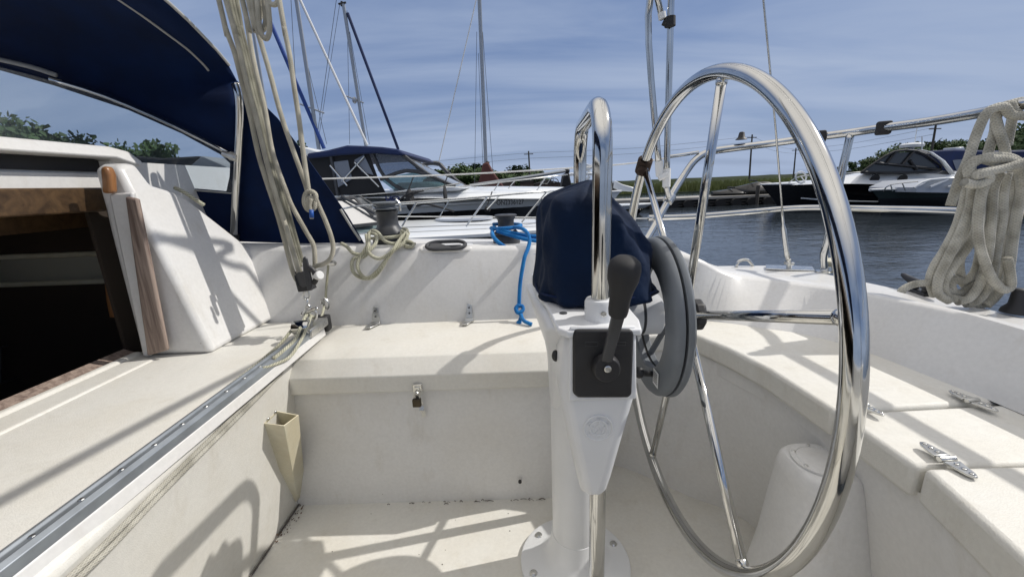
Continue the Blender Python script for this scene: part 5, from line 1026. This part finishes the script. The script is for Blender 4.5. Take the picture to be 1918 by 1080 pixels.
def fender(px, py, w, h_, Y, label):
    c = at(px, py, Y=Y); f_ = thing('fender_bundle', label, 'fender', c, None)
    obj('body', G().ball(c, w/2, .10, h_/2, 12, 8), M['blackm'], f_); obj('line', G().tube([c+Vector((0, 0, h_/2)), c+Vector((.1, .1, h_/2+.25))], .012, 6), M['black'], f_)
fender(768, 375, .17, .42, 7.9, 'black fender with coiled line hung on the cruiser rail left'); fender(834, 366, .07, .40, 7.9, 'thin black strap fender on the cruiser rail'); fender(913, 392, .12, .14, 7.9, 'small black fender above the dark waterline of the cruiser')
props(obj('mooring_line', G().tube([at(742, 380, Y=7.7), at(760, 366, Y=7.7), at(775, 361, Y=7.7), at(768, 372, Y=7.7), at(780, 385, Y=7.6), at(800, 382, Y=7.5), at(850, 396, Y=7.2)], .018, 6, 5), M['black']), 'black mooring line looping down the side of the white cruiser', 'rope')
# --- hardtop boat peeking left of boat 2
b3 = thing('hardtop_boat', 'white hardtop of a motorboat peeking out behind the dodger edge', 'motorboat', (-6, 11.5, ZW))
obj('hardtop', G().prism([at(a, c_, Y=11.5) for a, c_ in ((548, 272), (575, 276), (600, 283), (613, 293), (606, 296), (560, 290))], (0, 2.2, 0)), M['whiteh'], b3, bevel=.05)
obj('cabin_side', G().prism([at(a, c_, Y=11.8) for a, c_ in ((548, 290), (604, 296), (590, 312), (560, 320))], (0, 1.6, 0)), M['greyh'], b3)
boat_hull(b3, -1.6, -9.5, 12.6, 2.6, -.3, -.35, 'whiteh', 'blackh', split=.3)
obj('cabin', G().box(-8.8, -5.6, 11.9, 13.3, -.3, .35), M['kcanvas'], b3, bevel=.05)
# --- boat 4 with tan folding canvas behind boat 2
b4 = thing('express_cruiser', 'white express cruiser with grey folding windscreen canopy behind the first cruiser', 'cabin cruiser', (-1.5, 13.4, ZW))
boat_hull(b4, 2.6, -6, 13.4, 2.8, -.2, -.3, 'whiteh', 'whiteh', split=.5, crown=.25)
g = G(); cv = [(780, 316), (800, 306), (822, 307), (835, 320), (868, 350)]
g.loft([[at(a, c_, Y=12.6) for a, c_ in cv], [at(a+4, c_-1, Y=14.2) for a, c_ in cv]]); obj('canopy', g, M['vinyl'], b4, smooth=60)
tubes('canopy_frame', [[at(a, c_, Y=12.55) for a, c_ in cv], [at(780, 316, Y=12.5), at(803, 306, Y=12.5), at(822, 307, Y=12.5)], [at(824, 308, Y=12.5), at(850, 335, Y=12.5), at(872, 350, Y=12.5)]], .06, 'dgrey', b4)
# --- boat 5: arch with floodlight right of the hoop, partly hidden
b5 = thing('arch_boat', 'motorboat with white radar arch and horn light seen between the hoop tubes', 'motorboat', (2.6, 16.5, ZW))
boat_hull(b5, 4.4, -3.5, 17.4, 2.5, -.4, -.45, 'whiteh', 'blackh', split=.55)
tubes('arch', [[at(1057, 347, Y=16.6), at(1066, 328, Y=16.6), at(1080, 327, Y=16.6), at(1116, 327, Y=16.6), at(1135, 345, Y=16.6)], [at(1104, 330, Y=16.6), at(1094, 346, Y=16.6)]], .06, 'whiteh', b5)
obj('horn_light', G().prism([at(a, c_, Y=16.6) for a, c_ in ((1094, 305), (1108, 309), (1112, 304), (1110, 315), (1102, 321), (1094, 312))], (0, .3, 0)), M['whiteh'], b5, bevel=.03)
obj('light_mast', G().tube([at(1104, 320, Y=16.7), at(1104, 328, Y=16.7)], .07, 8), M['whiteh'], b5)
obj('outboard_cover', G().prism([at(a, c_, Y=16) for a, c_ in ((1052, 350), (1056, 326), (1066, 322), (1072, 352))], (0, .7, 0)), M['kcanvas'], b5, bevel=.06)
pg = thing('spar', 'long silver spar laid along a boat ahead of the wooded bank', 'spar', at(980, 335, Y=12)); 
obj('boom', G().tube([at(880, 348, Y=11.5), at(960, 336, Y=11.8), at(1062, 320, Y=12.2)], .045, 8), M['mast'], pg); obj('end_cap', G().ball(at(1062, 320, Y=12.2), .08, .06, .08), M['black'], pg)
# clutter on the far quay between the boats
cj = [('timber_shed', 'low brown timber shed on the quay behind the bow rails', 'shed', [(885, 338, 965, 352)], 'brown'), ('timber_stack', 'stack of brown boards on the quay left of the hoop', 'timber stack', [(975, 338, 1000, 352), (1003, 341, 1050, 352)], 'brown')]
for nm, lb_, ct_, rs_, mt_ in cj:
    tt = thing(nm, lb_, ct_, at((rs_[0][0]+rs_[0][2])/2, rs_[0][3], Y=30))
    for k_, (xa, ya, xb_, yb_) in enumerate(rs_):
        a_, b_ = at(xa, ya, Y=30), at(xb_, yb_, Y=30); gg = G().box(a_.x, b_.x, 30, 32, ZW, a_.z-.12)
        obj('wall' if nm == 'timber_shed' else 'stack', gg, M[mt_], tt); obj('roof' if nm == 'timber_shed' else 'cover', G().prism([(a_.x-.1, 29.9, a_.z-.12), (b_.x+.1, 29.9, a_.z-.12), ((a_.x+b_.x)/2, 29.9, a_.z+.12)], (0, 2.2, 0)), M['pole'], tt)
def bicycle(px, py, Y, s, label):
    c = at(px, py, Y=Y); t_ = thing('bicycle', label, 'bicycle', c)
    for dx in (-.5, .5):
        obj('wheel', G().tube([c+Vector((dx*s+.33*s*cos(a), 0, .33*s*sin(a))) for a in [2*pi*k/18 for k in range(18)]], .03*s, 5, 1, True), M['blackm'], t_)
    obj('frame', G().tube([c+Vector((-.5*s, 0, 0)), c+Vector((-.15*s, 0, .45*s)), c+Vector((.4*s, 0, .5*s)), c+Vector((.5*s, 0, 0))], .03*s, 5).tube([c+Vector((-.5*s, 0, 0)), c+Vector((0, 0, -.05*s)), c+Vector((.4*s, 0, .5*s))], .03*s, 5).tube([c+Vector((.3*s, 0, .62*s)), c+Vector((.48*s, 0, .64*s))], .03*s, 5), M['steel2'], t_)
bicycle(1025, 343, 28, .9, 'bicycle leaning by the boards on the quay')
# --- sailboats with masts
def sailboat(xc, Y, mast_px, label, stay=None, back=None, spreaders=(), wires=(), r=.085, hull='whiteh', L_=8.5, hx=None, sc=.06):
    base = at(*mast_px[-1], Y=Y); t_ = thing('moored_sailboat', label, 'sailboat', (base.x, Y, ZW), None)
    P0, P1 = at(*mast_px[0], Y=Y), base; d = (P0-P1).normalized(); low = P1-d*((P1.z-(ZW+1.0))/d.z); hi = P0 if mast_px[0][1] > 2 else P0+d*6
    boat_hull(t_, (hx or base.x)+L_*.42, (hx or base.x)-L_*.58, Y, 2.7, ZW+1.1, ZW+.95, hull, hull, split=.4, crown=.2)
    obj('cabin', G().prism([(base.x-3, Y-.8, ZW+1.15), (base.x+1.2, Y-.7, ZW+1.15), (base.x+.7, Y-.65, ZW+1.5), (base.x-2.8, Y-.7, ZW+1.55)], (0, 1.5, 0)), M['whiteh'], t_, bevel=.06)
    obj('mast', G().tube([low, hi], r, 10, flat=.7), M['mast'], t_)
    for s_, m_, rr in (stay or []):
        pts = [at(a, c_, Y=Y+dy_) for a, c_, dy_ in s_]; e_ = pts[0]-pts[1]; pts = ([pts[0]+e_.normalized()*3] if s_[0][1] < 2 else [])+pts; obj('furled_sail' if rr > .03 else 'stay', G().tube(pts, rr, 8), M[m_], t_)
    for a, b_ in spreaders: obj('spreader', G().tube([at(*a, Y=Y), at(*b_, Y=Y)], .035, 6), M['mast'], t_)
    if wires: obj('shrouds', G().tube([at(*wires[0][0], Y=Y), at(*wires[0][1], Y=Y)], .012, 4), M['wire'], t_) if len(wires) == 1 else tubes('shrouds', [[at(*a, Y=Y), at(*b_, Y=Y)] for a, b_ in wires], .012, 'wire', t_)
    return t_
s1 = sailboat(0, 19, [(555, 0), (596, 272)], 'moored sailboat whose mast stands behind the blue furled forestay', stay=[([(498, 22, 0), (607, 278, 0)], 'bluesail', .085), ([(562, 0, .5), (688, 272, .5)], 'mastw', .055)], spreaders=[((562, 195), (607, 212))], wires=[((545, 0), (560, 270)), ((566, 80), (612, 270)), ((630, 0), (592, 270))])
s2 = sailboat(0, 23, [(643, 8), (686, 278)], 'moored sailboat with masthead gear and dark blue furled sail', stay=[([(651, 25, 0), (746, 280, 0)], 'bcanvas', .075)], spreaders=[((648, 180), (681, 193))], wires=[((636, 10), (595, 270)), ((650, 20), (655, 270)), ((655, 60), (692, 270))])
obj('masthead_gear', G().tube([at(634, 8, Y=23), at(648, 5, Y=23)], .05, 6).tube([at(640, 3, Y=23), at(640, 12, Y=23)], .06, 6), M['black'], s2)
obj('radar_reflector', G().ball(at(664, 188, Y=22.9), .12, .12, .16), M['mast'], s2)
s3 = sailboat(0, 24, [(898, 0), (911, 330)], 'moored sailboat with bare mast and red brown sail cover', stay=[([(892, 0, -.3), (821, 308, -.3)], 'mastw', .028)], wires=[((893, 60), (889, 345)), ((904, 60), (925, 345)), ((896, 100), (906, 345))], hull='brown', r=.10)
obj('sail_cover', G().prism([at(a, c_, Y=22.6) for a, c_ in ((904, 306), (914, 303), (924, 322), (944, 350), (894, 350), (900, 326))], (0, .5, 0)), M['redsail'], s3, bevel=.08)
obj('steaming_light', G().ball(at(913, 305, Y=23.8), .12, .1, .1), M['black'], s3)
s4 = sailboat(0, 16, [(473, 51), (500, 212)], 'moored sailboat with grey mast seen between the mainsheet ropes', r=.055)
# white boat seen through the dodger window
b6 = thing('covered_boat', 'boat under a pale tent cover seen through the dodger window', 'boat', at(370, 345, Y=9))
obj('tent_cover', G().prism([at(a, c_, Y=9) for a, c_ in ((305, 352), (378, 292), (425, 312), (420, 352))], (0, 1.4, 0)), simple('pale tent cover', (.20, .215, .23), .7, var=.2, vs=3), b6, bevel=.02)
boat_hull(b6, at(470, 340, Y=10).x, at(180, 340, Y=10).x, 10.1, 2.2, -.2, -.3, 'blackh', 'blackh')
obj('dark_canopy', G().prism([at(a, c_, Y=9.6) for a, c_ in ((225, 352), (250, 292), (300, 296), (372, 292), (340, 352))], (0, 1.5, 0)), M['kcanvas'], b6, bevel=.05)
# --- right hand boats
r1 = thing('cabin_cruiser', 'black hulled white cabin cruiser with arched canopy across the water', 'cabin cruiser', (14, 17.3, ZW))
boat_hull(r1, 10.2, 20.5, 17.6, 3.2, -.36, -.46, 'blackh', 'blackh', split=.5, rake=1.1, crown=.16)
def rp(px, py, Y=16.05): return at(px, py, Y=Y)
dkc = G(); dkc.loft([[rp(1472, 347, 17.5), rp(1520, 345, 16.3), rp(1580, 344), rp(1650, 345), rp(1720, 347), rp(1830, 352)], [rp(1480, 344, 17.5), rp(1525, 339, 16.6), rp(1585, 333, 16.3), rp(1650, 326, 16.3), rp(1720, 324, 16.3), rp(1830, 330, 16.3)], [rp(1500, 341, 17.8), rp(1560, 334, 17.6), rp(1610, 323, 17.5), rp(1660, 320, 17.5), rp(1720, 318, 17.5), rp(1830, 322, 17.5)]])
obj('superstructure', dkc, M['whiteh'], r1, smooth=50)
arc = [(1613, 322), (1637, 303), (1662, 288), (1685, 281), (1716, 281), (1745, 290), (1768, 305), (1784, 324)]
g = G().loft([[rp(a, c_, 16.15) for a, c_ in arc], [rp(a+5, c_-1, 17.2) for a, c_ in arc], [rp(a+2, c_+1, 18.4) for a, c_ in arc]]); obj('canopy', g, M['kcanvas'], r1, smooth=60)
obj('side_glass', G().prism([rp(a, c_, 16.1) for a, c_ in ((1618, 321), (1640, 305), (1675, 286), (1714, 285), (1744, 300), (1758, 316), (1756, 320), (1690, 323))], (0, .02, 0)), simple('dark enclosure glass', (.035, .04, .045), .1), r1)
tubes('canopy_frame', [[rp(a, c_, 16.05) for a, c_ in ((1613, 323), (1640, 304), (1675, 284), (1716, 283), (1748, 300), (1762, 319), (1690, 324), (1613, 323))], [rp(1640, 305, 16.05), rp(1700, 311, 16.05), rp(1762, 318, 16.05)], [rp(1678, 285, 16.05), rp(1660, 307, 16.05)], [rp(1712, 284, 16.05), rp(1690, 310, 16.05)], [rp(1705, 300, 16.05), rp(1718, 318, 16.05)]], .045, 'black', r1, 2)
for ya in (16.0, 18.3): obj('radar_arch', G().loft([[rp(a, c_, ya), rp(a+8, c_+1, ya)] for a, c_ in ((1715, 279), (1735, 284), (1758, 300), (1778, 326))]), M['whiteh'], r1).modifiers.new('s', 'SOLIDIFY').thickness = .08
obj('radar_dome', G().lathe([(.08, -.22), (.10, -.1), (.36, -.08), (.38, .02), (.30, .08), (.01, .10)], rp(1708, 272, 17), seg=20), M['whiteh'], r1)
for px_ in (1638, 1690): obj('porthole', G().lathe([(.19, 0), (.17, -.02), (.01, -.02)], rp(px_, 336, 16.15), (0, 1, .3), 18, sx=1), M['black'], r1).scale = (1, 1, 1)
tubes('bow_rail', [[rp(1478, 342, 17.4), rp(1500, 330, 16.8), rp(1560, 327, 16.2), rp(1625, 321, 16.1)], [rp(1500, 330, 16.8), rp(1508, 342, 16.6)], [rp(1560, 327, 16.2), rp(1566, 340, 16.1)]], .025, 'steel2', r1)
obj('anchor_ring', G().tube([rp(1500+10*cos(a), 332+10*sin(a), 16.9) for a in [2*pi*k/20 for k in range(20)]], .035, 6, 1, True), M['whiteh'], r1)
obj('antenna', G().tube([rp(1727, 280, 16.5), rp(1727, 256, 16.5)], .02, 5), M['whiteh'], r1); obj('antenna', G().tube([rp(1712, 276, 17), rp(1718, 238, 17)], .015, 5), M['whiteh'], r1)
obj('anchor_light', G().ball(rp(1570, 322, 16.6), .2, .15, .2), M['black'], r1); obj('waterline_stripe', G().tube([rp(1500, 371, 16.9), rp(1560, 376, 16.2), rp(1700, 379, 15.98)], .025, 5), M['whiteh'], r1)
r2 = thing('motorboat', 'low dark green motorboat with white striped cover moored ahead of the black cruiser', 'motorboat', (15, 14.6, ZW))
boat_hull(r2, at(1643, 362, Y=14.3).x, at(1960, 362, Y=14.3).x, 14.6, 2.3, -.62, -.60, 'greenh', 'blackh', split=.6, rake=.7, crown=.1)
wsx = [(1716, 351), (1745, 337), (1830, 332), (1850, 350)]
obj('cockpit_cover', G().loft([[at(a, c_, Y=13.6) for a, c_ in wsx], [at(a, c_-1, Y=15.4) for a, c_ in wsx]]), M['greenh'], r2); tubes('windscreen_frame', [[at(1712, 352, Y=13.5), at(1742, 337, Y=13.5), at(1830, 332, Y=13.5)], [at(1742, 350, Y=13.5), at(1775, 336, Y=13.5)], [at(1775, 351, Y=13.5), at(1810, 336, Y=13.5)]], .04, 'whiteh', r2)
obj('cabin_side', G().prism([at(a, c_, Y=13.6) for a, c_ in ((1716, 351), (1745, 338), (1830, 333), (1850, 352), (1850, 362), (1716, 360))], (0, 1.8, 0)), M['greyh'], r2)
tubes('bow_rail', [[at(1655, 358, Y=14.2), at(1668, 346, Y=14), at(1720, 340, Y=13.6)], [at(1668, 346, Y=14), at(1672, 358, Y=14)], [at(1690, 343, Y=13.8), at(1696, 357, Y=13.8)]], .018, 'steel2', r2)
r3 = thing('canvas_cruiser', 'motor cruiser shrouded in dark navy canvas behind the hanging rope coil', 'cabin cruiser', (21, 21, ZW))
boat_hull(r3, at(1745, 340, Y=20).x, at(2050, 340, Y=20).x, 20.8, 3, -.3, -.3, 'whiteh', 'blackh', split=.6)
obj('canvas_enclosure', G().prism([at(a, c_, Y=19.8) for a, c_ in ((1745, 283), (1790, 279), (1860, 282), (1960, 280), (1990, 330), (1782, 335))], (0, 2.4, 0)), M['bcanvas'], r3, bevel=.08)
obj('curtain_window', G().prism([at(a, c_, Y=19.78) for a, c_ in ((1784, 300), (1806, 298), (1808, 318), (1792, 322))], (0, -.01, 0)), bpy.data.materials['smoky vinyl'], r3)
obj('roof_box', G().prism([at(a, c_, Y=20.5) for a, c_ in ((1790, 281), (1790, 276), (1806, 275), (1808, 280))], (0, .6, 0)), M['whiteh'], r3, bevel=.03)
for i_, (px_, y0_, y1_, w_, mt_, lb_) in enumerate(((1372, 352, 362, 2.2, 'blackh', 'black covered jet ski on the dock left of the others'), (1412, 340, 360, 2.3, 'blackh', 'black jet ski with raised handlebar on the dock'), (1455, 344, 358, 2.4, 'bluesail', 'watercraft under a bright blue tarp on the dock'))):
    c_ = at(px_, y1_, Y=22.3); c_.z = ZW+.48; t_ = thing('jet_ski', lb_, 'jet ski', c_, 'watercraft on the dock'); hh_ = max(.3, at(px_, y0_, Y=22.3).z-c_.z)
    obj('hull', G().loft([[c_+Vector((x_*w_/2, y_*.45*ww, z_*hh_)) for y_, z_ in ((-1, .25), (-.8, .5), (-.2, .62+.3*pk), (.2, .62+.3*pk), (.8, .5), (1, .25), (.7, 0), (-.7, 0))] for x_, ww, pk in ((-1, .3, 0), (-.7, .8, .2), (-.1, 1, .9), (.15, 1, 1.2), (.5, .9, .3), (1, .25, 0))], True, True), M[mt_], t_, smooth=60, bevel=.02)
    obj('handlebar', G().tube([c_+Vector((-.1, -.35, hh_*1.05)), c_+Vector((-.2, 0, hh_*1.12)), c_+Vector((-.1, .35, hh_*1.05))], .035, 6), M['black'], t_)
    obj('seat', G().ball(c_+Vector((.45, 0, hh_*.75)), .5, .18, .14), M['whiteh'] if i_ == 0 else M['black'], t_)
dn = thing('dinghy', 'small white dinghy with grey tubes moored right of the compass cover', 'dinghy', at(1175, 362, Y=18))
boat_hull(dn, at(1236, 368, Y=17.5).x, at(1100, 368, Y=17.5).x, 18.2, 1.6, -1.0, -1.0, 'greyh', 'blackh', split=.6, crown=0)
obj('console', G().prism([at(a, c_, Y=18) for a, c_ in ((1152, 338), (1166, 345), (1190, 352), (1188, 359), (1160, 358), (1150, 352))], (0, .6, 0)), M['whiteh'], dn, bevel=.03)
obj('engine', G().prism([at(a, c_, Y=18.2) for a, c_ in ((1147, 342), (1158, 346), (1164, 362), (1147, 362))], (0, .4, 0)), M['black'], dn, bevel=.03)
